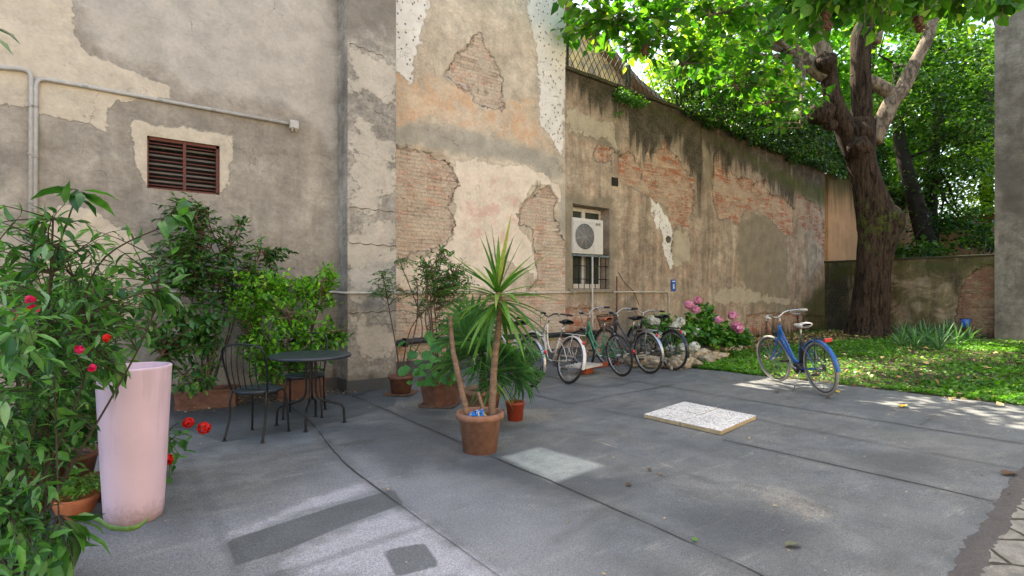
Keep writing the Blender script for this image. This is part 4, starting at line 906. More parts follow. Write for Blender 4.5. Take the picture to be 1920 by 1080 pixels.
    # mudguards
    def guard(cen, a0, a1, M, nm, mt):
        V = []; F = []; m = 22
        for i in range(m+1):
            a = a0+(a1-a0)*i/m
            for y, dr in ((-.028,-.006),(-.018,.010),(0,.016),(.018,.010),(.028,-.006)): V.append((cen[0]+(R+.012+dr)*math.cos(a), y, cen[2]+(R+.012+dr)*math.sin(a)))
        for i in range(m):
            for j in range(4): F.append((i*5+j, i*5+j+1, i*5+j+6, i*5+j+5))
        V2 = [(v[0]*1.0+(cen[0]-v[0])*.006, v[1], v[2]+(cen[2]-v[2])*.006) for v in V]; b = len(V)
        F2 = [tuple(reversed([q+b for q in f])) for f in F]
        mb = MB(M).add(V+V2, F+F2, True)
        return mb.build(nm, mt, th)
    if 'guard' in st:
        guard(RC, math.radians(40), math.radians(st.get('gend', 195)), T, 'mudguard', st['guard']); st.get('fguard', True) and guard(fc_, math.radians(15), math.radians(150), Tf, 'mudguard', st['guard'])
        mb = MB(T)
        for s in (-1, 1): mb.tube([(0,s*.06,R), (-(R+.015)*.93, s*.026, R+(R+.01)*.36)], .003, 5)
        mb.build('guard_stay', m_chr, th)
    if st.get('rack', True):
        mb = MB(T); zr = .735
        for s in (-1, 1): mb.tube([(.2,s*.03,zr),(.12,s*.06,zr),(-.2,s*.06,zr),(-.24,s*.03,zr)], .0055, 6).tube([(-.06,s*.06,zr),(0,s*.068,R+.02)], .005, 6)
        mb.tube([(-.24,-.03,zr),(-.24,.03,zr)], .0055, 6).tube([(.2,0,zr),(-.23,0,zr)], .005, 6).tube([(-.05,-.06,zr),(-.05,.06,zr)], .005, 6)
        mb.build('rack', st.get('rackm', m_bpl), th)
    if st.get('light', True):
        a_ = math.radians(st.get('la', 140)); q = Vector(((R+.035)*math.cos(a_)-.015, 0, R+(R+.035)*math.sin(a_)))
        if st.get('biglight'): MB(T).box(-.245,-.21,-.05,.05,.70,.75, bev=.008).build('tail_light', m_red, th)
        else: MB(T).sphere(q, .026, 12, (.8,1,1.1)).build('tail_light', m_red, th)
    # crank, chain guard, pedals
    ck = MB(T).lathe([(.085,-.004),(.09,0),(.085,.004)], 28, M=Matrix.Translation(BB+Vector((0,-.045,0))) @ Matrix.Rotation(PI/2, 4, 'X')).tube([BB+Vector((0,-.06,0)), BB+Vector((0,.06,0))], .014, 8).build('chainset', m_chr, th)
    ca = st.get('crank', .6)
    for s in (-1, 1):
        e = BB+Vector((s*.165*math.cos(ca), s*.07, s*.165*math.sin(ca)))
        MB(T).tube([BB+Vector((0,s*.06,0)), e], .009, 6).build('crank', m_chr, th)
        MB(T).box(e.x-.045,e.x+.045,e.y+(0 if s > 0 else -.09),e.y+(.09 if s > 0 else 0),e.z-.011,e.z+.011, bev=.004).build('pedal', m_bpl, th)
    MB(T).tube([(BB.x,-.05,BB.z+.085),(0,-.05,R+.035)], .004, 4).tube([(BB.x,-.05,BB.z-.085),(0,-.05,R-.035)], .004, 4).lathe([(.04,-.012),(.042,0),(.03,.012)], 18, M=Matrix.Translation((0,-.05,R)) @ Matrix.Rotation(PI/2, 4, 'X')).build('chain', m_bpl, th)
    if st.get('cguard'):
        MB(T).tube([(BB.x+.1,-.06,BB.z+.02),(BB.x+.02,-.06,BB.z+.1),(.02,-.06,R+.06)], .012, 8, flat=.4).build('chain_guard', st['cguard'], th)
    if st.get('stand'):
        MB(T).tube([(.38,.04,.27),(.33,.21*st['stand'],.012)], .009, 6).build('kickstand', m_chr, th)
    if st.get('basket'):
        mb = MB(Tf); b0 = Vector((hb.x+.17, 0, ht.z-.10)); hgt = .26
        def ring(f): 
            w, l = .12+.05*f, .10+.05*f; return [(b0.x+l*math.copysign(abs(math.cos(a))**.5, math.cos(a)), w*math.copysign(abs(math.sin(a))**.5, math.sin(a)), b0.z-.08+f*hgt) for a in [2*PI*q/28 for q in range(28)]]
        rg_ = [ring(q/8) for q in range(9)]
        for q in rg_: mb.tube(q, .0048, 4, closed=True)
        for q in range(0, 28): mb.tube([rg_[0][q], rg_[-1][q]], .0038, 4)
        mb.tube(rg_[-1], .009, 6, closed=True)
        for q in range(5): mb.tube([rg_[0][q], rg_[0][14-q]], .004, 4).tube([rg_[0][-q-1], rg_[0][14+q]], .004, 4)
        mb.build('basket', paint('brown_wicker', c(84,66,50), .8, 0, .3, 50), th)
    if st.get('head', True):
        q = hb+Vector((.085,0,.06)); MB(Tf).lathe([(0,-.05),(.02,-.04),(.034,-.005),(.036,.005),(0,.008)], 16, M=Matrix.Translation(q) @ Matrix.Rotation(PI/2, 4, 'Y')).tube([q, hb+Vector((.01,0,.02))], .006, 5).build('headlamp', st.get('headm', m_chr), th)
    if st.get('battery'):
        MB(T).tube([BB+(sc_-BB)*.12+Vector((-.06,0,.02)), st_top+Vector((-.05,0,.02))], .04, 12, flat=.8).build('battery', m_bpl, th)
    if st.get('motor'):
        MB(T).tube([BB+Vector((0,-.05,0)), BB+Vector((0,.05,0))], .07, 20).build('motor', m_bpl, th)
    return th
bw = lambda n, col, r=.35: paint(n, col, r, .1, .1, 20, coat=.4)
W = lambda px, py: G(px, py)
def rear_th(px, py, th, wb=1.07):
    """rear contact, heading turned th degrees left of the line of sight"""
    r = G(px, py); a = math.atan2(r.y, r.x)+math.radians(th); return r, r+Vector((math.cos(a), math.sin(a), 0))*wb
def rear_front(rp, fdir_px, wb=1.07):
    """rear contact pixel and a ground pixel the front points to"""
    r = G(*rp); f = G(*fdir_px); return r, r+(f-r).normalized()*wb
m_blue = bw('blue_frame_paint', c(20,92,160)); m_cream = paint('beige_grip', c(196,190,176), .6)
fr_px = (1444, 711)
r, f = rear_front((1545, 742), (1449, 713)); 
bike('blue electric bicycle with grey tyres and beige saddle standing at the lawn edge', r, f, dict(kind='fat', frame=m_blue, tyre=m_rubg, guard=m_blue, gend=178, saddle=m_cream, grip=m_cream, lever=m_chr, biglight=True, stand=1, battery=True, motor=True, tall=True, seat_h=.89, rise=.055, barw=.27, sweep=.13, fork=m_blue, headm=m_bpl, fguard=False, rim=paint('dark_rim', c(96,96,98), .4, .6)), scale=1.04, lean=math.radians(-8), steer=math.radians(10))
r, f = rear_th(1063, 720, 34)
bike('cream white step-through bicycle with black saddle beside the palm pots', r, f, dict(kind='loop', frame=bw('cream_frame_paint', c(214,204,188)), guard=bw('cream_guard_paint', c(222,216,206)), saddle=m_bpl, bar=m_bpl, rack=True, rackm=bpy.data.materials['cream_frame_paint'], rise=.05, la=132, tall=True, cguard=bpy.data.materials['cream_frame_paint']), lean=math.radians(10), steer=math.radians(14))
r, f = rear_th(1165, 706, 37)
bike('green step-through bicycle with tan leather saddle', r, f, dict(kind='loop', frame=bw('green_frame_paint', c(52,138,100)), saddle=paint('tan_leather', c(168,92,58), .5), rack=False, light=True, la=165, grip=m_bpl, tall=True, seat_h=.93, rise=.08, barw=.27, cguard=bpy.data.materials['green_frame_paint']), lean=math.radians(-7), steer=math.radians(6))
r, f = rear_th(1217, 701, 42)
bike('dark bicycle with chrome mudguard and brown wicker basket', r, f, dict(kind='mixte', frame=bw('dark_grey_frame_paint', c(58,58,62)), guard=m_chr, saddle=m_bpl, basket=True, rack=True, rackm=m_chr, rise=.06, la=125, tall=True, seat_h=.93, barw=.27), lean=math.radians(-4), steer=math.radians(6))
r, f = rear_th(1263, 694, 44)
bike('black bicycle at the right end of the row, with black mudguards', r, f, dict(kind='mixte', frame=bw('black_frame_paint', c(34,36,40)), guard=bpy.data.materials['black_frame_paint'], rim=m_chr, saddle=m_bpl, rack=True, rise=.05, la=118, tall=True, seat_h=.93), lean=math.radians(-2), steer=math.radians(-18))
r, f = rear_th(990, 727, 38)
bike('silver bicycle mostly hidden behind the potted palm', r, f, dict(kind='mixte', frame=bw('silver_frame_paint', c(190,192,192)), guard=m_chr, saddle=m_bpl, rack=True, rise=.04, la=150, tall=False), lean=math.radians(3), steer=math.radians(10))
# bricks and marble slab under the bikes
v = G(1100, 700)
m_brk = paint('red_brick', c(168,84,52), .9, 0, .3, 25)
M_ = Matrix.Translation((v.x, v.y, 0)) @ Matrix.Rotation(.25, 4, 'Z')
tag(MB(M_).box(-.12,.12,-.06,.06,0,.12, bev=.006).build('brick', m_brk), 'red brick block under the white marble offcut by the bicycles', 'brick')
tag(MB(M_).box(-.34,.22,-.18,.2,.121,.155, bev=.004).build('marble_slab', paint('white_marble', c(214,210,200), .35, 0, .12)), 'white marble offcut lying on a brick between the bicycles', 'slab')
M_ = Matrix.Translation(G(1150, 690)) @ Matrix.Rotation(.1, 4, 'Z')
tag(MB(M_).box(-.6,.5,.2,.32,0,.07, bev=.006).build('brick_kerb', m_brk), 'low row of red bricks on the ground behind the bicycles', 'kerb')
# ---------------------------------------------------------------- four paving slabs
q = [G(1207,784), G(1283,760), G(1418,787), G(1352,817)]
k = NT('terrazzo_slab'); vt = k.n('ShaderNodeTexVoronoi', {'Vector': k.obj, 'Scale': 60.0}); vt2 = k.n('ShaderNodeTexVoronoi', {'Vector': k.obj, 'Scale': 95.0})
col = k.mix(k.ss(vt.outputs['Distance'], .3, .5), k.mix(k.n('ShaderNodeSeparateColor', {0: vt.outputs['Color']}).outputs[0], c(176,168,158), c(240,238,232)), c(226,222,214))
col = k.mix(k.ss(k.n('ShaderNodeSeparateColor', {0: vt2.outputs['Color']}).outputs[1], .8, .85), col, c(120,114,108)); col = k.mul(col, k.ss(k.noise(5, 6), .3, .7, .92, 1.06))
m_ter = k.out(k.bsdf(col, .75, nrm=k.bump(k.noise(120, 3), .002)))
m_tes = paint('slab_sandy_side', c(176,158,124), .9, 0, .2)
names = ['leftmost of the four speckled white paving slabs', 'farthest of the four speckled white paving slabs', 'nearest of the four speckled white paving slabs, at the bottom corner', 'rightmost of the four speckled white paving slabs']
for i in range(2):
    for j in range(2):
        def bl(u, v_):
            a = q[0].lerp(q[1], u); b = q[3].lerp(q[2], u); return a.lerp(b, v_)
        g_ = .006; u0, u1, v0, v1 = i*.5+g_*(i), i*.5+.5-g_*(1-i), j*.5+g_*j, j*.5+.5-g_*(1-j)
        cs = [bl(u0,v0), bl(u1,v0), bl(u1,v1), bl(u0,v1)]; h_ = .045+.002*((i+j) % 2)
        bm = bmesh.new(); vs = [bm.verts.new((p_.x, p_.y, .004)) for p_ in cs]+[bm.verts.new((p_.x, p_.y, h_)) for p_ in cs]
        bm.faces.new(vs[:4]); tf = bm.faces.new(vs[4:])
        for e in range(4): bm.faces.new((vs[e], vs[(e+1) % 4], vs[(e+1) % 4+4], vs[e+4]))
        bmesh.ops.recalc_face_normals(bm, faces=bm.faces); bmesh.ops.bevel(bm, geom=list(bm.edges), offset=.003, segments=1, affect='EDGES')
        me = bpy.data.meshes.new('paving_slab')
        for fc2 in bm.faces: fc2.material_index = 0 if fc2.normal.z > .5 else 1
        bm.to_mesh(me); bm.free()
        lab = {(0,0):names[0], (1,0):names[1], (0,1):names[2], (1,1):names[3]}[(i, j)]
        tag(link('paving_slab', me, [m_ter, m_tes]), lab, 'paving slab', 'white paving slabs')
# ================================================================ pots and potted plants
rng = np.random.default_rng(11)
def terra(name, col, k_=.25, bloom=.35):
    k = NT(name); n = k.noise(9, 8, rough=.65); z = k.n('ShaderNodeSeparateXYZ', {0: k.obj}).outputs[2]
    cc = k.mul(col, k.ss(n, .3, .7, 1-k_, 1+k_*.4))
    cc = k.mix(k.ss(k.m_('ADD', k.noise(5, 8, rough=.7), k.m_('MULTIPLY', z, .25)), .55, .8, 0, bloom), cc, c(196,158,134))
    rings = k.noise(1, 2, k.map(sc=(.3, .3, 60)))
    return k.out(k.bsdf(cc, .85, nrm=k.bump(k.m_('ADD', k.m_('MULTIPLY', n, .6), k.m_('MULTIPLY', rings, .4)), .006), spec=.25))
m_tc = terra('terracotta', c(154,114,94), .3, .5); m_tcd = terra('dark_terracotta', c(126,88,72), .35, .15); m_tco = terra('orange_terracotta', c(184,112,76), .25, .3)
m_sau = paint('weathered_saucer', c(124,100,86), .9, 0, .3, 20)
m_soil = paint('potting_soil', c(74,58,44), .98, 0, .4, 60)
m_bark = paint('grey_brown_twig', c(96,76,58), .9, 0, .3, 30)
m_stem = paint('green_stem', c(78,108,52), .7, 0, .2, 30)
def pot(th, cen, rt, rb, h, mat, rim=.02, rimh=.035, soil=True, square=False, z0=0.0):
    n = 40 if not square else 4
    M = Matrix.Translation((cen[0], cen[1], z0)) @ (Matrix.Rotation(PI/4, 4, 'Z') if square else Matrix())
    k = math.sqrt(2) if square else 1
    pr = [(0,.0),(rb*k,0),(rt*k*.99,h-rimh),(( rt+rim)*k,h-rimh),((rt+rim)*k,h-.006),((rt+rim-.008)*k,h),((rt-.004)*k,h),((rt-.012)*k,h-.05),((rb)*k*.9,.02),(0,.02)]
    o = MB(M).lathe(pr, n, smooth=not square).build('pot', mat, th)
    if soil:
        sr = (rt-.013)*k
        MB(M).lathe([(0,h-.065),(sr*.5,h-.045),(sr,h-.05)], n).build('soil', m_soil, th)
    return o
def saucer(th, cen, r, mat, h=.03):
    M = Matrix.Translation((cen[0], cen[1], 0)) @ Matrix.Rotation(PI/4+.75, 4, 'Z')
    k = math.sqrt(2)
    MB(M).lathe([(0,.002),(r*.92*k,.002),(r*k,h),(r*.95*k,h),(r*.88*k,.012),(0,.012)], 4, smooth=False).build('saucer', mat, th)
# ---- pink tall planter
ctr = P(252, 980, 3.25); ctr.z = 0
pk_ = thing('tall_planter', 'tall tapered pale pink planter in the left foreground', 'planter', ctr)
k = NT('pale_pink_plastic'); z = k.n('ShaderNodeSeparateXYZ', {0: k.obj}).outputs[2]; nn = k.noise(14, 8, rough=.7)
cc = k.mul(c(222,194,206), k.ss(k.noise(3, 5), .3, .7, .94, 1.03))
cc = k.mix(k.ss(k.m_('ADD', z, k.m_('MULTIPLY', nn, -.22)), -.12, .02, .5, 0), cc, c(150,120,116))
cc = k.mix(k.ss(k.noise(16, 8, rough=.8), .64, .72, 0, .45), cc, c(150,128,124))
cc = k.mix(k.ss(k.m_('ADD', k.noise(1.2, 8, k.map(sc=(9, 9, .8)), .7), k.m_('MULTIPLY', k.ss(z, .5, .95), .06)), .55, .68, 0, .28), cc, c(168,146,150))
cc = k.mix(k.ss(k.m_('ADD', z, k.m_('MULTIPLY', k.noise(30, 6, rough=.8), -.5)), -.24, -.12, .4, 0), cc, c(140,118,108))
m_pink = k.out(k.bsdf(cc, .42, nrm=k.bump(nn, .001)))
MB(Matrix.Translation(ctr)).lathe([(0,0),(.140,0),(.146,.004),(.152,.05),(.165,.30),(.178,.60),(.192,.895),(.194,.905),(.190,.910),(.182,.910),(.178,.905),(.168,.72),(0,.72)], 72).build('body', m_pink, pk_)
# ---- yucca in the big pot
yc = P(900, 860, 4.62); yc.z = 0
yu = thing('potted_yucca', 'yucca with a crown of sword leaves in the large terracotta pot in front', 'potted plant', yc)
pot(yu, yc, .178, .142, .335, m_tc, rim=.026, rimh=.05)
k = NT('yucca_trunk_bark'); rg_ = k.noise(1, 3, k.map(sc=(4, 4, 45))); m_yb = k.out(k.bsdf(k.mul(c(132,106,86), k.ss(k.m_('ADD', k.m_('MULTIPLY', rg_, .5), k.m_('MULTIPLY', k.noise(25, 8, rough=.7), .5)), .35, .65, .6, 1.2)), .9, nrm=k.bump(rg_, .008)))
def yp(px, py, d): return tuple(P(px, py, d))
tr = spline([yp(921,795,4.62), yp(924,740,4.62), yp(927,680,4.63), yp(934,620,4.65), yp(937,570,4.66), yp(934,548,4.66)], 8)
jit = lambda p, a, i: 1+.07*math.sin(i*2.3)+.05*math.sin(3*a+i)
MB().tube(tr, list(np.linspace(.033, .022, len(tr))), 12, jit=jit).build('trunk', m_yb, yu)
tr2 = spline([yp(884,795,4.55), yp(872,760,4.53), yp(862,715,4.52), yp(851,665,4.55), yp(846,625,4.58), yp(845,592,4.58)], 8)
MB().tube(tr2, list(np.linspace(.028, .017, len(tr2))), 12, jit=jit).build('trunk', m_yb, yu)
tr3 = spline([yp(913,795,4.6), yp(905,765,4.58), yp(896,735,4.58)], 6)
MB().tube(tr3, list(np.linspace(.02, .014, len(tr3))), 10, jit=jit).build('trunk', m_yb, yu)
def swords(name, crown, n, L, w, mat, parent, up=1.0, lo=-.55, rg=rng, droop=.5, rows=9, skirt=0, seedcol=None):
    V = []; F = []; R_ = []
    for i in range(n):
        f = i/n; az = i*2.39996+rg.normal()*.15; el = lo+(up-lo)*(1-f)**.8+rg.normal()*.08
        if i < n*.14: el = 1.1+.35*rg.random()
        el += rg.normal()*.10
        d = np.array([math.cos(az)*math.cos(el), math.sin(az)*math.cos(el), math.sin(el)])
        l = L*(.7+.35*rg.random()); s = norm(np.cross(d, [0, 0, 1.01])); base = np.array(crown)+np.array([0, 0, .06-.16*f])
        dr = droop*(.25+f)*(rg.random()*.8+.4); b = len(V); p = base.copy(); u = rg.random()
        for j in range(rows):
            t = j/(rows-1); ww = w*(.55+1.6*t if t < .3 else (1.03*(1-((t-.3)/.7)**1.7)+.0))
            ww = max(ww, .001); nrm_ = np.cross(s, d)
            V += [tuple(p-s*ww*.5+nrm_*ww*.16), tuple(p-nrm_*0), tuple(p+s*ww*.5+nrm_*ww*.16)]; R_ += [u]*3
            d = norm(d+np.array([0, 0, -dr/rows*(.4+t*1.6)])); p = p+d*l/(rows-1)
        for j in range(rows-1):
            a = b+3*j; F += [(a, a+1, a+4, a+3), (a+1, a+2, a+5, a+4)]
    me = bpy.data.meshes.new(name); me.from_pydata(V, [], F); me.polygons.foreach_set('use_smooth', [True]*len(F))
    at = me.attributes.new('rnd', 'FLOAT', 'POINT'); at.data.foreach_set('value', np.array(R_, np.float32))
    return link(name, me, mat, parent)
m_yl = leafmat('yucca_leaf', c(62,104,40), c(104,146,58), c(150,160,80), .3, .4)
m_pl = leafmat('palm_leaf', c(44,92,46), c(78,126,62), c(130,150,70), .3, .45)
m_fl = leafmat('blue_green_leaf', c(60,104,66), c(92,136,84), None, .3, .5)
swords('foliage', yp(934,555,4.66), 62, .68, .044, m_yl, yu, up=.9, lo=-.95, droop=1.0)
# crumpled packet in the pot
bm = bmesh.new(); bmesh.ops.create_icosphere(bm, subdivisions=3, radius=.062)
for v in bm.verts:
    q = v.co.copy(); v.co = Vector((q.x*1.25, q.y*.8, q.z*.75))*(1+.5*(mnoise.noise(q*28)))
me = bpy.data.meshes.new('crumpled_packet'); bm.to_mesh(me); bm.free(); cp = P(896, 779, 4.50); me.transform(Matrix.Translation(cp))
k = NT('shiny_blue_wrapper'); nf = k.noise(18, 3, dist=1.5); cc = k.mix(k.ss(nf, .36, .42), c(24,36,50), k.mix(k.ss(nf, .56, .6), c(30,110,190), c(226,196,70)))
tag(link('crumpled_packet', me, k.out(k.bsdf(cc, .25, .2))), 'crumpled shiny blue snack packet lying in the yucca pot', 'wrapper')
# ---- generic shrub helper
def shrub(th, base, ells, size, tm, mat, stemmat, step, n_stem=5, arad=.12, droop=.2, spread=.8, rad=(.006, .0015), pair=False, seed=1, stem_r=(.012, .006), start=.25, wid=1.0, name='foliage', frac=.85, bend=.18, pad=0.0, sname='stem', rn=None, stop=None):
    """ells: list of (centre world, radii, number of twigs)"""
    r = np.random.default_rng(seed); ms = MB(); anchors = []
    base = np.array(base, float); cs = [np.array(e[0]) for e in ells]
    allc = sum(c_*e[2] for c_, e in zip(cs, ells))/sum(e[2] for e in ells)
    for i in range(n_stem):
        e = ells[i % len(ells)]; tgt = np.array(e[0])+r.normal(size=3)*np.array(e[1])*.35; tgt[2] = min(tgt[2]+e[1][2]*.3, (stop or 99))
        b = base+np.array([r.normal()*.025, r.normal()*.025, 0]); mid = b*.5+tgt*.5+r.normal(size=3)*.08*np.linalg.norm(tgt-b); mid[2] += .1*np.linalg.norm(tgt-b)
        pts = spline([tuple(b), tuple(b*.72+mid*.28+r.normal(size=3)*.015), tuple(mid), tuple(tgt)], 6)
        ms.tube(pts, list(np.linspace(stem_r[0], stem_r[1], len(pts))), 7); anchors += [np.array(p_) for p_ in pts[5:]]
    T = np.concatenate([in_ell(r, e[0], e[1], e[2], .3) for e in ells])
    tw, lp, ld, ln, lsz = twigs(r, anchors, T, arad, step, size, start=start, droop=droop, spread=spread, rad=rad, pair=pair, bend=bend, pad=pad)
    b = len(ms.v); ms.v += tw.v; ms.f += [[i+b for i in f] for f in tw.f]; ms.sm += tw.sm; ms.mi += tw.mi
    ms.build(sname, stemmat, th)
    return leaves(name, lp, ld, ln, lsz, tm, mat, th, rnd=r.random(len(lp)) if rn is None else rn(lp, r), wid=wid)
m_lau = leafmat('laurel_leaf', c(40,92,30), c(108,168,50), c(166,206,76), .36, .3)
m_drk = leafmat('dark_glossy_leaf', c(34,74,34), c(76,124,52), c(96,132,56), .2, .35)
m_jas = leafmat('jasmine_leaf', c(40,86,38), c(70,116,50), c(110,150,64), .3, .4)
m_thn = leafmat('fine_blue_green_leaf', c(72,104,72), c(110,138,88), None, .3, .5)
# ---- rectangular planters along the left wall
def rect_planter(name, label, a, b, dep, h, mat, plant_cb=None, cat='planter'):
    a, b = Vector(a), Vector(b); a.z = b.z = 0; L = (b-a).length; ang = math.atan2((b-a).y, (b-a).x)
    th = thing(name, label, cat, a, ang, None)
    M = Matrix.Translation(a) @ Matrix.Rotation(ang, 4, 'Z')
    bm = bmesh.new(); t_ = .02
    lv = [(0,h-.0,-.012),(0,h-.035,-.012),(0,h-.035,0),(0,.05,.012),(0,.05,.002),(0,.0,.004)]
    V = []; F = []
    outline = lambda o: [(o,o),(L-o,o),(L-o,dep-o),(o,dep-o)]
    for (_, z, o) in lv+[(0,0,.004)][:0]:
        V += [(x, y, z) for x, y in outline(o)]
    V += [(x, y, h) for x, y in outline(.022)]+[(x, y, h-.04) for x, y in outline(.03)]
    seq = [0,1,2,3,4,5]
    for i in seq[:-1]:
        for j in range(4): F.append((i*4+j, (i+1)*4+j, (i+1)*4+(j+1) % 4, i*4+(j+1) % 4))
    n6 = 24
    for j in range(4): F.append((j, (j+1) % 4, n6+(j+1) % 4, n6+j)); F.append((n6+j, n6+(j+1) % 4, n6+4+(j+1) % 4, n6+4+j))
    F.append((20,21,22,23))
    MB(M).add(V, F).build('trough', mat, th)
    MB(M).add([(x, y, h-.035) for x, y in outline(.028)], [(0,1,2,3)]).build('soil', m_soil, th)
    return th, M, L
a, b = G(326,771), G(428,764)
pA, MA, LA = rect_planter('planted_trough', 'long terracotta trough under the dark climbing shrub, left of the chairs', a, a+(b-a)*1.15, .3, .22, m_tcd, cat='planter')
a, b = G(520,752), G(612,744)
pB, MB_, LB = rect_planter('planted_trough', 'terracotta trough with bright green laurel behind the bistro table', a, b, .28, .24, m_tcd)
Yb = YL-.35
pc = P(600,760,6.75)
# shrubs: dark nandina-like to the left, jasmine lower, laurel right
def dP(px, py, d): return np.array(P(px, py, d))
shrub(pA, (MA @ Vector((LA*.5, .15, .2))), [(dP(395,470,6.2), (.75,.22,.45), 130), (dP(350,400,6.1), (.35,.2,.22), 50), (dP(440,530,6.3), (.7,.25,.4), 130), (dP(330,500,5.9), (.4,.3,.4), 80), (dP(455,420,6.4), (.12,.1,.14), 7), (dP(525,478,6.6), (.35,.12,.09), 12)], .085, 'oval', m_drk, m_bark, .04, n_stem=8, seed=21, pair=True, arad=.5, wid=.75)
shrub(pA, (MA @ Vector((LA*.35, .12, .2))), [(dP(345,650,5.7), (.42,.25,.42), 110), (dP(385,600,5.8), (.35,.25,.35), 90), (dP(370,715,5.45), (.3,.12,.15), 22), (dP(300,600,5.6), (.3,.3,.4), 35)], .09, 'oval', m_jas, m_bark, .038, n_stem=5, seed=22, arad=.3, droop=.5, name='foliage')
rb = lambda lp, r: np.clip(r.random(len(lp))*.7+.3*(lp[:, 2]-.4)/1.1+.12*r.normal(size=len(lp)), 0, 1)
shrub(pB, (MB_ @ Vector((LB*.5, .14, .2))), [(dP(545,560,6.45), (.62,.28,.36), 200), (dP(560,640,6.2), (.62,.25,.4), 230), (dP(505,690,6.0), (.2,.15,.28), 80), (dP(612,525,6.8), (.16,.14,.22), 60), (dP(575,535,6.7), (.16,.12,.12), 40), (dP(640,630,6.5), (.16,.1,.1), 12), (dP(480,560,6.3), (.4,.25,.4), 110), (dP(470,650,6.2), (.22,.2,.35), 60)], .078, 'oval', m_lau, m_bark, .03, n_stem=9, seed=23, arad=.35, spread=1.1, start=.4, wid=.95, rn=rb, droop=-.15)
# climbing shrub by the left wall behind the pink planter
# ---- group of pots right of the pilaster
cc = P(752, 742, 7.2); cc.z = 0
pt = thing('potted_shrub', 'small terracotta pot on a square saucer with a fine-leaved shrub, beside the pilaster', 'potted plant', cc)
saucer(pt, cc, .185, m_sau); pot(pt, cc, .155, .125, .235, m_tcd, rim=.014, rimh=.04, z0=.016)
shrub(pt, (cc.x, cc.y, .2), [(dP(722,520,7.0), (.22,.2,.14), 22), (dP(760,545,7.2), (.35,.25,.28), 34), (dP(800,575,7.3), (.25,.2,.22), 22), (dP(750,490,7.3), (.22,.15,.1), 14), (dP(705,550,6.9), (.12,.12,.06), 12)], .05, 'lance', m_thn, m_bark, .026, n_stem=4, seed=31, pair=True, arad=.4, rad=(.004, .001), stem_r=(.012, .005), wid=1.5)
cc = P(826, 750, 6.5); cc.z = 0
pt = thing('potted_shrub', 'square dark terracotta pot with broad round leaves and a tall bushy shrub, behind the yucca', 'potted plant', cc)
saucer(pt, cc, .215, m_sau); M_ = pot(pt, cc, .185, .15, .30, m_tcd, rim=.012, rimh=.05, square=True, z0=.016)
shrub(pt, (cc.x, cc.y, .28), [(dP(838,530,6.9), (.42,.3,.40), 210), (dP(800,500,7.0), (.2,.2,.22), 50), (dP(850,620,6.8), (.35,.25,.25), 90), (dP(830,472,7.0), (.14,.1,.1), 14)], .062, 'oval', m_jas, m_bark, .034, n_stem=7, seed=32, arad=.4, wid=.8)
m_big = leafmat('broad_green_leaf', c(54,112,48), c(82,140,64), None, .3, .5)
r = np.random.default_rng(5)
def big_leaves(th, pts, size, base, mat=m_big, name='broad_leaves'):
    ms = MB(); P_ = []; D = []; N_ = []
    for q in pts:
        q = np.array(q); b = np.array(base)+r.normal(size=3)*.02; ms.tube([tuple(b), tuple((b+q)/2+np.array([0, 0, .06])), tuple(q)], .004, 5)
        d = norm((q-b)*np.array([1, 1, .2])+r.normal(size=3)*.3+np.array([0, 0, -.1])); P_.append(q); D.append(d); N_.append(norm(np.array([Fx*-.5, Fy*-.5, .8])+r.normal(size=3)*.25))
    ms.build('stalk', m_stem, th)
    return leaves(name, P_, D, N_, np.array([size*(.8+.5*r.random()) for _ in pts]), 'round', mat, th)
big_leaves(pt, [dP(x, y, d) for x, y, d in ((800,690,6.25),(812,668,6.3),(835,660,6.3),(825,700,6.15),(840,715,6.1),(792,705,6.2),(850,690,6.2),(870,700,6.2),(780,660,6.5),(770,690,6.45),(775,715,6.4),(855,650,6.4),(820,640,6.5),(845,705,6.1),(805,720,6.15),(760,640,6.6),(800,640,6.6),(790,675,6.2),(806,680,6.15),(822,672,6.1),(832,690,6.05),(815,715,6.05),(798,700,6.1),(845,680,6.1),(860,715,6.1),(875,690,6.2),(785,690,6.3),(828,655,6.3),(842,640,6.4),(815,650,6.4))], .125, (cc.x, cc.y, .3))
cc = P(905, 765, 5.95); cc.z = 0
pt = thing('potted_palm', 'dense palm with narrow arching leaves in a terracotta pot directly behind the yucca', 'potted plant', cc)
pot(pt, cc, .20, .155, .30, m_tc, rim=.02, rimh=.05); saucer(pt, cc, .215, m_sau)
swords('foliage', dP(905,660,5.6), 110, .50, .022, m_pl, pt, up=1.1, lo=-.6, droop=.9)
swords('foliage', dP(925,700,5.2), 70, .42, .026, m_pl, pt, up=1.0, lo=-.9, droop=.9)
MB().tube([(cc.x, cc.y, .25), tuple(dP(905,665,5.7))], [.04, .035], 10).tube([(cc.x, cc.y, .25), tuple(dP(925,705,5.3))], [.03, .02], 10).build('trunk', m_yb, pt)
def fan(th, base, tip, n, L, mat, w=.012, name='fan_leaf'):
    """palmate fan leaf: blades radiating from the tip of a stalk"""
    base, tip = np.array(base, float), np.array(tip, float); ax = norm(tip-base); s = norm(np.cross(ax, [Fx, Fy, 0.2])); u = norm(np.cross(s, ax))
    MB().tube([tuple(base), tuple((base+tip)/2+np.array([0, 0, .03])), tuple(tip)], .005, 5).build('stalk', m_stem, th)
    P_ = []; D = []
    for i in range(n):
        a = (i/(n-1)-.5)*PI*1.35; P_.append(tip); D.append(ax*math.cos(a)+s*math.sin(a)+u*.08*math.cos(i*2))
    leaves(name, P_, D, [u]*n, np.full(n, L)*(.85+.15*np.cos(np.linspace(-1.2, 1.2, n))), 'lance', mat, th, wid=.55)
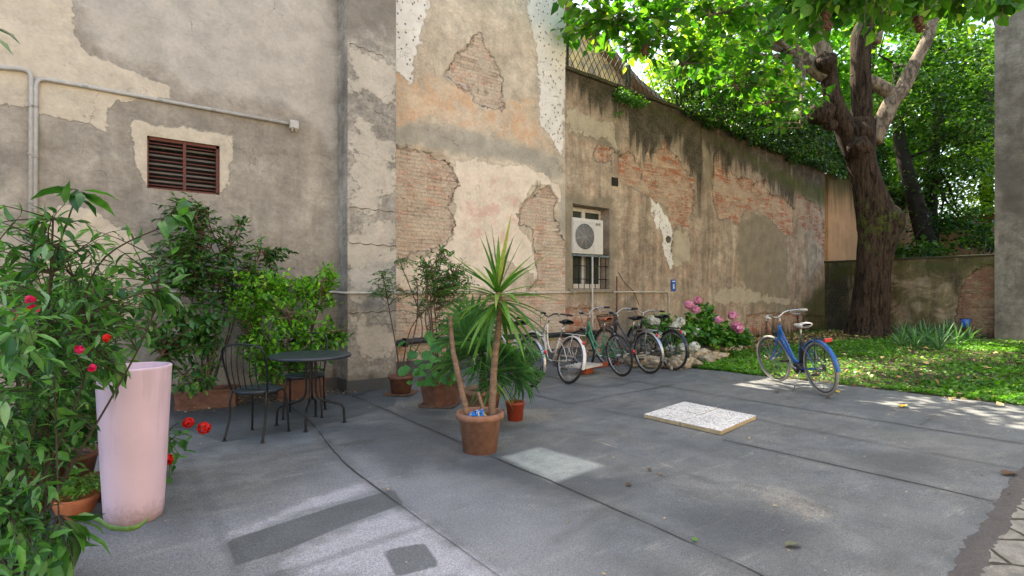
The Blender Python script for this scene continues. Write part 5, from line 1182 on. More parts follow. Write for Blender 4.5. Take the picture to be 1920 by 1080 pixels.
for (x, y, d) in ((872,615,5.7),(900,640,5.5),(860,660,5.6),(945,650,5.5),(885,590,5.8),(965,680,5.5)):
    fan(pt, (cc.x, cc.y, .45), dP(x, y+18, d), 19, .38, m_fl)
cc = P(966, 783, 5.73); cc.z = 0
pt = thing('potted_fern', 'small red plastic pot with a feathery green plant, right of the palm', 'potted plant', cc)
pot(pt, cc, .098, .078, .20, paint('red_plastic_pot', c(160,66,44), .5, 0, .15), rim=.006, rimh=.03)
shrub(pt, (cc.x, cc.y, .17), [(dP(975,670,5.7), (.26,.25,.2), 70), (dP(955,700,5.6), (.2,.2,.16), 36), (dP(998,700,5.8), (.14,.12,.12), 22)], .10, 'thin', m_fl, m_stem, .02, n_stem=5, seed=35, pair=True, arad=.2, rad=(.003, .001), stem_r=(.006, .003), wid=1.1, droop=.35)
# ---------------------------------------------------------------- left foreground group
def hemis(th, cen, r, mat, h):
    MB(Matrix.Translation((cen[0], cen[1], 0))).lathe([(0,0),(r*.55,.0),(r*.8,h*.35),(r*.97,h*.8),(r,h),(r*.97,h+.004),(r*.9,h),(r*.85,h*.8),(0,h*.78)], 40).build('pot', mat, th)
cc = P(142, 975, 3.25); cc.z = 0
ph = thing('potted_herb', 'round orange terracotta bowl with fine light green herbs, left of the pink planter', 'potted plant', cc)
hemis(ph, cc, .118, m_tco, .13)
m_hrb = leafmat('light_herb_leaf', c(78,128,44), c(120,166,70), None, .35, .5)
shrub(ph, (cc.x, cc.y, .10), [((cc.x+.02, cc.y, .19), (.16,.16,.06), 170)], .022, 'dia', m_hrb, m_stem, .014, n_stem=10, seed=41, arad=.05, rad=(.0015, .0006), stem_r=(.003, .002), start=.1, wid=1.2)
cc = P(195, 935, 3.55); cc.z = 0
pt = thing('terracotta_pot', 'small dark terracotta pot half hidden behind the pink planter', 'pot', cc); pot(pt, cc, .10, .08, .16, m_tcd, rim=.008, rimh=.03)
# geranium with red flowers behind the pink planter
cc = P(308, 860, 4.05); cc.z = 0
ge = thing('geranium', 'geranium with three red flower heads leaning out behind the pink planter', 'flowering plant', cc)
pot(ge, cc+Vector((-.08, .02, 0)), .09, .07, .14, m_tcd, rim=.008, rimh=.03)
big_leaves(ge, [dP(x, y, d) for x, y, d in ((330,830,3.95),(342,840,3.9),(352,828,3.9),(325,850,3.9),(338,855,3.85),(360,818,3.9),(318,820,4.0),(330,808,4.0),(345,815,3.95),(322,885,3.85),(316,870,3.9),(318,895,3.85),(312,840,4.0),(350,845,3.9))], .055, (cc.x, cc.y, .2))
m_redf = leafmat('red_petal', c(206,24,22), c(232,44,30), None, .25, .5, (1.2, .8, .7, 1))
def flower_head(th, cen, R_, n, mat, size, seed, stalk_from=None, tm='round', name='flower_head', half=False):
    r = np.random.default_rng(seed); u = rdir(r, n)
    if half: u[:, 2] = np.abs(u[:, 2])-.15
    p = np.array(cen)+u*R_*(.75+.25*r.random((n, 1))); t = norm(np.cross(u, rdir(r, n))); 
    if stalk_from is not None: MB().tube([tuple(stalk_from), tuple((np.array(stalk_from)+np.array(cen))/2+np.array([0, 0, .03])), tuple(cen)], .0035, 5).build('stalk', m_stem, th)
    return leaves(name, p-t*size*.5, t+u*.1, u, size*(.8+.4*r.random(n)), tm, mat, th)
for i, (x, y, d, R_) in enumerate(((353,793,3.9,.034),(383,802,3.9,.042),(314,862,3.85,.036))):
    flower_head(ge, dP(x, y, d), R_, 70, m_redf, .024, i, stalk_from=(cc.x+.03, cc.y, .32))
# big foreground shrub
m_fst = paint('dark_green_brown_stem', c(64,58,42), .85, 0, .3, 30)
fs = thing('foreground_shrub', 'large leafy shrub with pointed drooping leaves filling the left foreground', 'shrub', (-.9, 1.6, 0))
m_abu = leafmat('abutilon_leaf', c(38,80,36), c(82,134,60), c(116,156,118), .3, .32)
E = [(dP(5,560,2.1), (.34,.4,.36), 66), (dP(95,520,2.4), (.32,.4,.18), 46), (dP(5,740,2.1), (.25,.34,.32), 70), (dP(100,640,2.4), (.24,.34,.2), 50), (dP(5,940,2.05), (.19,.28,.22), 36), (dP(60,820,2.5), (.24,.25,.28), 130), (dP(150,650,2.7), (.2,.2,.2), 50), (dP(150,720,2.8), (.12,.15,.15), 26),
     (dP(130,440,2.3), (.22,.25,.14), 12), (dP(235,470,2.5), (.30,.25,.14), 16), (dP(200,590,2.5), (.26,.25,.14), 20), (dP(240,610,2.6), (.22,.2,.12), 9), (dP(120,740,2.5), (.12,.2,.18), 14), (dP(20,680,1.5), (.10,.14,.2), 10), (dP(50,1040,1.9), (.18,.2,.1), 20), (dP(10,400,2.0), (.25,.25,.14), 9)]
shrub(fs, tuple(np.array(P(40, 1000, 2.35))*np.array([1, 1, 0])+np.array([0, 0, .2])), E, .082, 'lance', m_abu, m_fst, .044, n_stem=10, seed=51, arad=.35, droop=.35, spread=1.0, rad=(.0035, .001), stem_r=(.006, .003), start=.2, wid=1.15, bend=.22)
E2 = [(dP(212,690,2.75), (.04,.1,.12), 7), (dP(330,400,2.5), (.1,.1,.05), 4), (dP(150,360,2.3), (.05,.05,.05), 3), (dP(310,560,2.6), (.12,.1,.08), 6), (dP(110,1010,2.1), (.12,.1,.08), 8), (dP(120,1045,2.0), (.12,.1,.05), 6)]
shrub(fs, tuple(dP(90,640,2.4)), E2, .13, 'lance', m_abu, m_fst, .09, n_stem=5, seed=52, arad=.3, droop=.7, spread=.7, rad=(.004, .0012), stem_r=(.006, .003), start=.35, wid=1.5, bend=.25, name='foliage')
for i, (x, y, d) in enumerate(((57,562,2.1),(32,593,2.0),(44,580,2.05),(148,655,2.3),(201,634,2.4),(62,580,2.1),(172,690,2.4))):
    flower_head(fs, dP(x, y, d-.12), .011, 14, leafmat('pink_petal', c(214,30,96), c(236,60,130), None, .3, .5, (1.3, .7, .9, 1)) if i == 0 else (bpy.data.materials['pink_petal'] if i not in (2, 4) else m_redf), .021, 60+i, name='flower')
bl_ = thing('potted_shrub', 'dark pot with the roots of the foreground shrub at the lower left corner', 'pot', (0, 0, 0))
cc = P(30, 1010, 2.4); cc.z = 0; bl_.location = cc; pot(bl_, cc, .19, .15, .27, paint('black_plastic_pot', c(34,34,36), .5), rim=.012); bl_['category'] = 'pot'; bl_.name = 'plant_pot'
# bushes that fill behind the foreground shrub, with their pots
cc = P(20, 790, 3.3); cc.z = 0
ob = thing('potted_shrub', 'bushy light green shrub in an orange pot at the left picture edge', 'potted plant', cc)
pot(ob, cc, .2, .16, .50, m_tco, rim=.02, rimh=.07)
shrub(ob, (cc.x, cc.y, .45), [(dP(90,640,3.3), (.42,.35,.35), 120), (dP(170,560,3.5), (.3,.3,.25), 70), (dP(200,640,3.6), (.2,.2,.25), 40), (dP(120,770,3.2), (.3,.2,.25), 90), (dP(20,600,3.1), (.3,.3,.4), 80), (dP(160,600,3.3), (.45,.3,.3), 110)], .07, 'oval', m_jas, m_bark, .04, n_stem=8, seed=53, arad=.4, droop=.2)
cc = P(110, 860, 3.75); cc.z = 0
o3 = thing('potted_shrub', 'round-leaved green plant in a dark trough behind the herb bowl', 'potted plant', cc)
pot(o3, cc, .22, .18, .24, m_tcd, rim=.015)
shrub(o3, (cc.x, cc.y, .2), [(dP(120,810,3.6), (.35,.25,.2), 90), (dP(170,760,3.7), (.25,.2,.2), 50), (dP(40,840,3.3), (.25,.2,.2), 50)], .07, 'oval', leafmat('mid_green_leaf', c(48,96,36), c(92,140,60), c(140,176,80), .3, .45), m_stem, .04, n_stem=6, seed=54, arad=.3, wid=1.3)
# fallen aloe leaf beside the planter
al = [P(135,975,2.95), P(160,966,2.9), P(185,975,2.88), P(205,988,2.86), P(240,992,2.84), P(262,985,2.86), P(280,970,2.9)]
pts = spline([(v.x, v.y, max(v.z, .012)) for v in al], 5)
tag(MB().tube(pts, list(np.interp(np.linspace(0, 1, len(pts)), [0, .15, .8, 1], [.004, .016, .013, .003])), 8, flat=.45).build('fallen_aloe_leaf', leafmat('aloe_skin', c(104,140,70), c(120,156,70), None, .1, .4)), 'long fleshy green leaf lying on the ground against the pink planter', 'leaf')
# dry sticks in herb bowl region
# overhanging leaf tips, top-left corner
oh = thing('overhanging_branch', 'two dark leaf tips of a branch poking in at the top left corner', 'branch', dP(-60, 60, 2.2))
MB().tube([tuple(dP(-160,20,2.2)), tuple(dP(-70,45,2.2)), tuple(dP(-20,52,2.2))], .006, 6).build('stem', m_bark, oh)
leaves('foliage', [dP(-25,48,2.2), dP(-30,62,2.2), dP(-60,45,2.2), dP(-90,40,2.2)], [dP(40,70,2.2)-dP(-25,48,2.2), dP(28,92,2.2)-dP(-30,62,2.2), (0,0,1), (.3,0,-1)], [(0,-.3,1)]*4, np.array([.15,.14,.12,.12]), 'lance', m_abu, oh)
# ================================================================ garden: trees, ivy, lawn, flowers, stones
rng = np.random.default_rng(77)
# ---- bark
k = NT('mossy_tree_bark'); mp = k.map(sc=(7, 7, 1.1)); nb_ = k.noise(1.6, 10, mp, .7, 1.0); nf = k.noise(30, 6)
zz = k.n('ShaderNodeSeparateXYZ', {0: k.obj}).outputs[2]
cc = k.mix(k.ss(nb_, .36, .62), c(26,20,16), c(80,65,53)); cc = k.mul(cc, k.ss(nf, .3, .7, .75, 1.2))
ms = k.ss(k.m_('ADD', k.noise(3.4, 9, rough=.75), k.m_('MULTIPLY', k.ss(k.m_('ABSOLUTE', k.m_('SUBTRACT', zz, 3.3)), 0, 1.5, .13, 0), 1.0)), .60, .74, 0, .7)
cc = k.mix(ms, cc, k.mix(nf, c(60,78,26), c(104,120,46)))
m_trk = k.out(k.bsdf(cc, .95, nrm=k.bump(k.m_('ADD', k.m_('MULTIPLY', nb_, 1.0), k.m_('MULTIPLY', nf, .2)), .06), spec=.2))
k = NT('pale_limb_bark'); nb_ = k.noise(2.2, 9, k.map(sc=(3, 3, 1.6)), .7, .6)
m_limb = k.out(k.bsdf(k.mul(k.mix(k.ss(nb_, .38, .62), c(78,68,58), c(146,132,116)), k.ss(k.noise(40, 5), .3, .7, .8, 1.15)), .9, nrm=k.bump(nb_, .03), spec=.2))
m_dtrk = paint('dark_ivy_bark', c(52,44,36), .95, 0, .35, 8)
def trunk_tube(pts, rad, n=20, seed=0, amp=.10, k=6):
    sp = spline([tuple(p)+(r,) for p, r in zip(pts, rad)], k)
    P_ = [tuple(q[:3]) for q in sp]; R_ = [q[3] for q in sp]
    def jt(p, a, i):
        return 1+amp*(1.6*mnoise.noise(Vector((math.cos(a)*1.3+seed, math.sin(a)*1.3, p.z*1.1)))+.7*mnoise.noise(Vector((math.cos(a)*4+seed, math.sin(a)*4, p.z*2.0))))
    return P_, R_, jt
# ---- the big tree
D0 = 15.6
T = lambda x, y, d=D0: tuple(P(x, y, d))
tw_ = lambda px: px*D0/FPX/2
base_ = P(1628, 640, D0)
mt = thing('old_tree', 'thick old tree with mossy trunk, cut limbs and bright crown in the garden', 'tree', (base_.x, base_.y, 0))
mb = MB()
def limb(pts, ws, n=16, seed=0, amp=.1):
    P_, R_, jt = trunk_tube([T(*p) for p in pts], [tw_(w) for w in ws], n, seed, amp)
    mb.tube(P_, R_, n, jit=jt); return P_
limb([(1626,650),(1628,625),(1632,590),(1634,540),(1640,480),(1648,430),(1640,395),(1628,350),(1616,300),(1612,262),(1618,225)], [100,74,64,59,58,68,61,51,50,54,42], 28, 1, .07)
limb([(1655,440),(1668,420),(1672,405),(1664,385)], [44,46,38,18], 16, 2, .12)
def burl(x, y, w, d=D0-.25, sc=(1,1,1), seed=3):
    c0 = P(x, y, d); bm = bmesh.new(); bmesh.ops.create_icosphere(bm, subdivisions=3, radius=tw_(w))
    vs = [c0+v.co*(1+.3*mnoise.noise(v.co*5+Vector((seed, 0, 0)))) for v in bm.verts]; fs = [[q.index for q in f.verts] for f in bm.faces]; bm.free()
    mb.add(vs, fs, True)
burl(1540,212,44, seed=1); burl(1548,118,38, seed=2); burl(1555,190,30); burl(1610,275,40, seed=5); burl(1617,248,34, seed=6); burl(1556,234,24, seed=8); burl(1672,412,42, seed=9)
limb([(1608,290),(1590,248),(1572,215),(1560,175),(1551,120),(1545,100)], [44,40,34,31,28,28], 16, 4)
mb.build('trunk', m_trk, mt)
mb = MB(); A1 = limb([(1612,250),(1616,215),(1614,150),(1614,90),(1618,60),(1640,10),(1655,-60)], [40,36,33,36,34,26,20], 16, 5)
mb.build('limb', m_trk, mt)
mb = MB(); A2 = limb([(1548,140),(1526,125),(1500,108),(1470,82),(1440,52),(1425,30),(1400,-30)], [34,30,28,26,26,24,18], 14, 6); mb.build('limb', m_limb, mt)
mb = MB(); A3 = limb([(1548,110),(1535,70),(1510,20),(1490,-30)], [32,26,22,18], 14, 7); mb.build('limb', m_limb, mt)
mb = MB(); A4 = limb([(1636,265),(1658,220),(1672,190),(1690,170),(1705,140),(1722,105),(1738,75),(1750,30),(1760,-40)], [31,30,28,26,23,21,21,17,13], 14, 8); mb.build('limb', m_limb, mt)
mb = MB(); A5 = limb([(1680,182),(1660,168),(1640,156),(1600,135)], [26,24,22,14], 12, 9); mb.build('limb', m_limb, mt)
mb = MB(); A6 = limb([(1640,80),(1650,40),(1672,10),(1690,-40)], [22,20,18,14], 12, 10); mb.build('limb', m_limb, mt)
# long branches of the crown (they lean over the yard)
mb = MB(); anch = []
def br(a, b, r0, r1, sag=.5):
    a, b = np.array(a), np.array(b); m = (a+b)/2+np.array([0, 0, sag])+rng.normal(size=3)*.2
    pts = spline([tuple(a), tuple(a*.6+m*.4+rng.normal(size=3)*.08), tuple(m), tuple(b*.6+m*.4+rng.normal(size=3)*.08), tuple(b)], 5)
    mb.tube(pts, list(np.linspace(r0, r1, len(pts))), 7); 
    for q in pts[4:]: anch.append(np.array(q))
eA2, eA3, eA1, eA4, eA6 = A2[-1], A3[-1], A1[-1], A4[-1], A6[-1]
CR = []    # crown clusters: (centre, radii, twigs)
def cl(px, py, d, r, n): CR.append((np.array(P(px, py, d)), (r[0], r[1], r[2]), n))
for (x, y, d) in ((1130,40,10.5),(1200,90,11),(1280,120,11.5),(1380,170,12),(1330,30,11),(1440,200,13),(1500,240,14)): br(A2[14], P(x, y, d), .09, .02, .6)
for (x, y, d) in ((1100,-60,9),(1230,-80,9),(1350,-100,9),(1250,-160,7.5),(1420,-60,12)): br(eA2, P(x, y, d), .09, .02, .7)
for (x, y, d) in ((1500,-60,9),(1560,-40,8),(1640,-40,8),(1720,-30,8.5),(1800,-20,8.5),(1880,0,9),(1700,-120,7)): br(eA3 if x < 1600 else eA6, P(x, y, d), .09, .015, 1.0)
for (x, y, d) in ((1760,-100,15),(1850,-60,14),(1950,-20,13)): br(eA4, P(x, y, d), .09, .02, .5)
mb.build('branch', m_limb, mt)
cl(1120,30,10.5,(1.1,1.1,.6),55); cl(1200,70,10.8,(1.0,1.0,.55),50); cl(1300,90,11.5,(1.3,1.2,.7),70); cl(1390,130,12.5,(1.3,1.2,.8),70); cl(1460,190,13.5,(1.1,1.2,.7),50)
cl(1160,-40,9.8,(1.5,1.2,.8),60); cl(1270,0,11,(1.5,1.2,.9),80); cl(1370,30,12,(1.5,1.2,.9),80); cl(1460,30,13,(1.5,1.2,.9),60); cl(1330,-100,10,(2.,1.5,.8),60)
cl(1500,5,9.5,(.9,.9,.4),34); cl(1560,0,8.5,(.9,.9,.35),40); cl(1640,8,8.3,(.9,.9,.35),44); cl(1720,-8,8.5,(.9,.9,.35),40); cl(1800,2,8.6,(.9,.9,.3),40); cl(1880,8,9.2,(.9,.9,.3),36)
cl(1520,-80,10,(1.8,1.5,.7),40); cl(1650,-90,9.5,(1.8,1.5,.7),40); cl(1780,-80,10,(1.8,1.5,.7),40); cl(1900,-60,10.5,(1.6,1.4,.7),30)
cl(1430,-60,15,(2.5,2.2,1.3),60); cl(1600,-120,16,(2.8,2.5,1.4),70); cl(1760,-100,16,(2.5,2.5,1.4),60); cl(1540,60,18,(2.0,1.5,1.2),40)
# canopy higher up, shading the yard's right side
cl(1500,-420,9,(2.6,2.2,.9),45); cl(1750,-450,9.5,(2.6,2.4,.9),26); cl(1300,-400,10,(2.4,2.4,.9),60); cl(1950,-300,10,(2.5,2.4,.9),20)
m_cat = leafmat('broad_tree_leaf', c(48,96,34), c(88,138,50), c(142,172,70), .5, .35, (1.6, 1.9, .6, 1))
mbs = MB(); LP, LD, LN, LS = [], [], [], []
r = np.random.default_rng(3)
Tt = np.concatenate([in_ell(r, e[0], e[1], e[2], .2) for e in CR])
tw2, lp, ld, ln, lsz = twigs(r, anch, Tt, .8, .115, .19, start=.30, droop=.45, spread=.9, rad=(.014, .004), bend=.12)
tw2.build('twigs', m_limb, mt)
leaves('foliage', lp, ld, ln, lsz, 'heart', m_cat, mt, rnd=r.random(len(lp)))
print('crown leaves', len(lp))
# seed clusters hanging in the crown
m_seed = paint('brown_seed_pod', c(96,66,48), .8, 0, .3, 40)
for (x, y, d) in ((1548,30,8.4),(1552,48,8.4),(1722,38,8.5),(1725,52,8.6),(1210,88,10.6),(1208,98,10.6)):
    m1 = MB(); q0 = P(x, y, d); m1.sphere(q0, .06, 8)
    for i in range(26): u = rdir(r, 1)[0]; m1.sphere(q0+Vector(u)*.07, .017, 6)
    m1.build('seed_cluster', m_seed, mt)
# ---- generic background tree
def btree(name, label, base, trunk, rad, clusters, leaf, lsize, mat, seed, tmat=m_dtrk, nper=None, tm='dia', group='trees beyond the low wall', wid=1.2):
    th = thing(name, label, 'tree', base, 0, group); r = np.random.default_rng(seed); ms = MB()
    for pts, rd in zip(trunk, rad):
        P_, R_, jt = trunk_tube(pts, rd, 12, seed, .08); ms.tube(P_, R_, 12, jit=jt)
    ms.build('trunk', tmat, th)
    anchors = [np.array(q) for pts in trunk for q in pts[len(pts)//2:]]; pos = []; dd = []
    for cen, rad_, n in clusters:
        ms = MB()
        cen = np.array(cen); a = anchors[int(np.argmin([np.linalg.norm(q-cen) for q in anchors]))]
        ms.tube([tuple(a), tuple((a+cen)/2+r.normal(size=3)*.2), tuple(cen)], [.06, .04, .015], 6); ms.build('branch', tmat, th)
        # sub-clumps so the crown has gaps and lumps
        ks = max(3, n//90)
        sub = in_ell(r, cen, rad_, ks, .45)
        for s in sub:
            m = n//ks; q = s+r.normal(size=(m, 3))*np.array([.30, .30, .16])*r.uniform(.7, 1.5); pos.append(q); dd.append(norm((q-s)*np.array([1, 1, .4])+r.normal(size=(m, 3))*.15+np.array([0, 0, -.12])))
    pos = np.concatenate(pos); dd = np.concatenate(dd); n = len(pos)
    leaves('foliage', pos, dd, norm(np.array([0, 0, 1.])+r.normal(size=(n, 3))*.5), lsize*(.6+.8*r.random(n)), tm, mat, th, rnd=r.random(n), wid=wid)
m_bg1 = leafmat('dark_evergreen_leaf', c(34,66,24), c(66,108,36), c(120,150,60), .35, .35)
m_bg2 = leafmat('yellow_green_leaf', c(92,130,36), c(150,176,60), c(200,206,100), .5, .4)
m_bg3 = leafmat('mid_green_tree_leaf', c(48,92,34), c(94,144,52), c(168,192,86), .5, .4)
Q = lambda x, y, d: tuple(P(x, y, d))
b = P(1745, 560, 20.5)
btree('leaning_tree', 'dark leaning tree right behind the low wall, its crown small-leaved and gappy', (b.x, b.y, 0), [[Q(1748,600,20.5),Q(1742,480,20.5),Q(1728,420,20.5),Q(1712,360,20.6),Q(1695,300,20.8),Q(1685,240,21),Q(1680,120,21)]], [[.38,.34,.30,.27,.24,.20,.12]],
  [(Q(1700,180,20),(1.6,1.5,1.2),1800),(Q(1760,120,20),(1.8,1.6,1.4),2200),(Q(1720,340,21.5),(1.5,1.2,1.1),1500),(Q(1700,470,20),(1.0,1,.3),330),(Q(1660,60,20.5),(1.8,1.5,1.2),700),(Q(1780,250,20),(1.2,1.2,1.2),600)], 0, .15, m_bg1, 5)
b = P(1745, 560, 21)
btree('slender_tree', 'slender dark upright tree beside the leaning one, ivy on its stem', (b.x+.6, b.y, 0), [[Q(1752,600,21.2),Q(1748,480,21.2),Q(1746,400,21.2),Q(1750,300,21.2),Q(1762,200,21.3),Q(1770,100,21.4)]], [[.28,.26,.22,.2,.16,.08]],
  [(Q(1790,330,20.3),(1.4,1.3,1.2),1800),(Q(1800,410,20.4),(1.6,1.0,.7),1300),(Q(1800,220,20.5),(1.6,1.4,1.2),1900),(Q(1840,120,20.5),(1.5,1.4,1.4),1800),(Q(1760,440,20.3),(.6,.6,.8),260),(Q(1845,465,19.9),(.9,.6,.25),240)], 0, .14, m_bg1, 6)
b = P(1850, 560, 24)
btree('garden_tree', 'sunny yellow-green tree at the far right beyond the low wall', (b.x, b.y, 0), [[Q(1852,560,25),Q(1850,400,25),Q(1856,250,25),Q(1850,100,25)]], [[.25,.22,.18,.1]],
  [(Q(1850,290,24),(1.8,1.8,1.6),2400),(Q(1865,440,23),(1.2,1.2,.7),1400),(Q(1900,330,24),(1.5,1.5,1.5),1400),(Q(1820,385,25.5),(2.4,1.6,1.1),2600),(Q(1810,340,24.5),(1.6,1.5,1.2),900),(Q(1870,400,24),(1.3,1.4,.9),700),(Q(1880,180,24),(1.6,1.5,1.4),900),(Q(1830,60,25),(2.2,2,1.6),900)], 0, .15, m_bg2, 7)
for i, (x, y, d, lab, mt_) in enumerate(((1500,120,26,'bright green tree rising behind the ivy between fence and big tree', m_bg3), (1640,150,27,'mid green tree directly behind the big trunk', m_bg3), (1740,60,28,'tall mid green tree behind the leaning dark tree', m_bg3), (1350,60,24,'light green tree behind the lattice fence', m_bg2), (1900,60,27,'tall green tree showing over the grey side wall', m_bg3))):
    b = P(x, 560, d)
    btree('garden_tree', lab, (b.x, b.y, 0), [[Q(x,600,d),Q(x+4,400,d),Q(x-4,200,d),Q(x,0,d)]], [[.3,.26,.2,.1]],
      [(Q(x,y,d),(2.6,2.4,2.0),3000),(Q(x-70,y+90,d),(2.0,2,1.6),2200),(Q(x+70,y+110,d),(2.0,2,1.6),2200),(Q(x,y+190,d),(2.2,2,1.5),2400),(Q(x,y-160,d),(2.4,2.2,1.8),1600)], 0, .25, mt_, 20+i)
# shrubs at the foot of those trees, hiding the yard beyond
def bush(name, label, cen, ells, size, mat, seed, n=900, cat='shrub', group=None, tm='dia', wid=1.2, sig=.16):
    th = thing(name, label, cat, (cen[0], cen[1], 0), 0, group); r = np.random.default_rng(seed); pos = []; dd = []; ms = MB()
    for c0, rad_, n in ells:
        ks = max(3, n//60); sub = in_ell(r, c0, rad_, ks, .35)
        for s in sub:
            m = n//ks; q = s+r.normal(size=(m, 3))*np.array([sig, sig, sig*.6]); pos.append(q); dd.append(norm((q-s)+r.normal(size=(m, 3))*.08+np.array([0, 0, -.03])))
            ms.tube([(cen[0]+r.normal()*.05, cen[1]+r.normal()*.05, cen[2]), tuple((np.array(cen)+s)/2+r.normal(size=3)*.06), tuple(s)], [.008, .005, .002], 4)
    ms.build('stem', m_bark, th)
    pos = np.concatenate(pos); dd = np.concatenate(dd); n = len(pos)
    leaves('foliage', pos, dd, norm(np.array([0, 0, 1.])+r.normal(size=(n, 3))*.55), size*(.6+.8*r.random(n)), tm, mat, th, rnd=r.random(n), wid=wid); return th
bush('shrub', 'dark shrub peeping over the low wall, right of the big trunk', (20.6, 6.2, 1.5), [(Q(1700,475,19.5),(.9,1,.35),500),(Q(1760,480,19.6),(.9,1,.3),500)], .12, m_bg1, 61, group='shrubs behind the low wall')
bush('shrub', 'dark shrub with red blossom above the low wall beside the grey side wall', (20.4, 4.6, 1.5), [(Q(1830,455,19.2),(.9,.8,.4),600),(Q(1870,440,19),(.6,.8,.5),300)], .12, m_bg1, 62, group='shrubs behind the low wall')
# ---- ivy on the wall top
iv = thing('ivy_hedge', 'dark ivy hedge climbing over fence and coping along the garden wall', 'hedge', (14, YM+.3, 5.6))
r = np.random.default_rng(9); pos = []; nrm_l = []
x0 = PY(1272,200,YM).x; ntot = 34000
x = x0+(XG+5-x0)*r.random(ntot)**.85
lump = .55+.75*vn(x*1.1, x*0+2, 3)+.35*vn(x*3.7, x*0+2, 4)
zt_ = np.where(x < XG, np.interp(x, [XC, XG], [float(ztop(XC)), float(ztop(XG))]), 5.45)
h_ = (r.random(ntot)**.8)
y = YM+.15+.45*(1+.6*vn(x*1.7, h_*3, 5))*(r.random(ntot)-.5)*1.5
z = zt_-.05+h_*1.7*lump
front = r.random(ntot) < .05
y = np.where(front, YM-.06-.12*r.random(ntot), y); hang = (.03+.42*vn(x*2.3, x*0, 8)**3)*(r.random(ntot))
z = np.where(front, zt_+.1-hang, z)
pos = np.stack([x, y, z], 1); dd = norm(np.stack([r.normal(size=ntot)*.6, -.5+r.normal(size=ntot)*.5, -.5+r.normal(size=ntot)*.5], 1)); nn_ = norm(np.stack([r.normal(size=ntot)*.5, -.7+r.normal(size=ntot)*.4, .8+r.normal(size=ntot)*.3], 1))
leaves('foliage', pos, dd, nn_, .095*(.6+.8*r.random(ntot)), 'dia', leafmat('ivy_leaf', c(26,54,22), c(54,92,34), c(110,150,60), .3, .35), iv, rnd=r.random(ntot), wid=1.4)
ms = MB()
for i in range(26):
    xx = x0+.3+i*.42; ms.tube([(xx, YM+.1, float(ztop(min(xx, XG)))), (xx+.1, YM+.1+.1*math.sin(i), float(ztop(min(xx, XG)))+.5), (xx-.05, YM+.12, float(ztop(min(xx, XG)))+1.0)], .012, 5)
ms.build('stem', m_bark, iv)
bush('wall_plant', 'small ferny green tuft growing from the coping below the fence post', (PY(1180,190,YM).x, YM, PY(1180,180,YM).z), [(np.array(PY(1165,180,YM-.15)),(.28,.12,.10),500),(np.array(PY(1192,188,YM-.12)),(.28,.12,.10),500),(np.array(PY(1160,212,YM-.1)),(.06,.04,.05),60)], .05, leafmat('wall_tuft_leaf', c(52,100,34), c(84,134,50), None, .3), 63, cat='plant', sig=.07)
# ---- lawn ground cover (cannot be counted)
r = np.random.default_rng(12); n = 210000
# denser near the viewer
u = r.random(n); xl = 8.3+(19-8.3)*u**1.5; yl = -3+11.1*r.random(n)
keep = (xl > 8.42+(5.8-yl)*.085-.05+.16*(fbm(yl*2.5, yl*0+3, 4)-.47)) & ((xl-.0) < 18.9)
dens = fbm(xl*.55+3, yl*.55, 4, 9); bare = (yl > 6.6-(xl-9)*.12)  # litter strip along the wall
keep &= (r.random(n) < np.where(bare, .10, np.clip((dens-.28)*5, .15, 1)))
depth_ = xl*Fx+yl*Fy; lat = (xl*Rx+yl*Ry)/depth_
keep &= (lat < 1.25)
xl, yl = xl[keep], yl[keep]; n = len(xl); print('lawn', n)
hz = garden_z(xl, yl)+.01+.05*r.random(n)*(.4+fbm(xl*2, yl*2, 3, 2))
dr_ = rdir(r, n); dr_[:, 2] = .1+.5*np.abs(dr_[:, 2])
tone = np.clip(.25+.9*(fbm(xl*.9, yl*.9, 4, 14)-.25)+.25*r.normal(size=n)*.6, 0, 1)
tag(leaves('lawn', np.stack([xl, yl, hz], 1), dr_, norm(np.array([0, 0, 1.])+r.normal(size=(n, 3))*.35), .043*(.5+.9*r.random(n)), 'dia', leafmat('clover_leaf', c(46,92,26), c(104,156,52), c(170,200,110), .3, .45), None, rnd=tone, wid=1.8), kind='stuff')
# edging weeds in tiny tufts along the pavement edge come with the lawn; dry leaves
k = NT('dry_leaf'); rr = k.attr('rnd'); m_dry = k.out(k.bsdf(k.mix(k.ss(rr, .2, .8), c(110,78,46), c(196,168,116)), .85))
n = 2600; xl = 8.9+9.8*r.random(n); yl = 6.4+1.7*r.random(n)**.7-(xl-9)*.05
xl2 = 8.5+9.5*r.random(1300)**1.3; yl2 = -2+9*r.random(1300); xl = np.concatenate([xl, xl2]); yl = np.concatenate([yl, yl2]); n = len(xl)
dr_ = rdir(r, n); dr_[:, 2] *= .25
L1 = leaves('dry_leaf_litter', np.stack([xl, yl, garden_z(xl, yl)+.03+.02*r.random(n)], 1), dr_, norm(np.array([0, 0, 1.])+r.normal(size=(n, 3))*.3), .09*(.5+.9*r.random(n)), 'dia', m_dry, rnd=r.random(n), wid=1.3); tag(L1, kind='stuff')
n = 420; t_ = r.random(n); a = G(330,772); b = G(640,735); xl = a.x+(b.x-a.x)*t_+r.normal(size=n)*.08; yl = YL-.06-.55*r.random(n)**1.6
keep = np.ones(n, bool); dr_ = rdir(r, n); dr_[:, 2] *= .2
tag(leaves('dry_leaf_litter', np.stack([xl, yl, .012+.02*r.random(n)], 1), dr_, norm(np.array([0, 0, 1.])+r.normal(size=(n, 3))*.25), .04*(.5+.9*r.random(n)), 'dia', m_dry, rnd=r.random(n), wid=.9), kind='stuff')
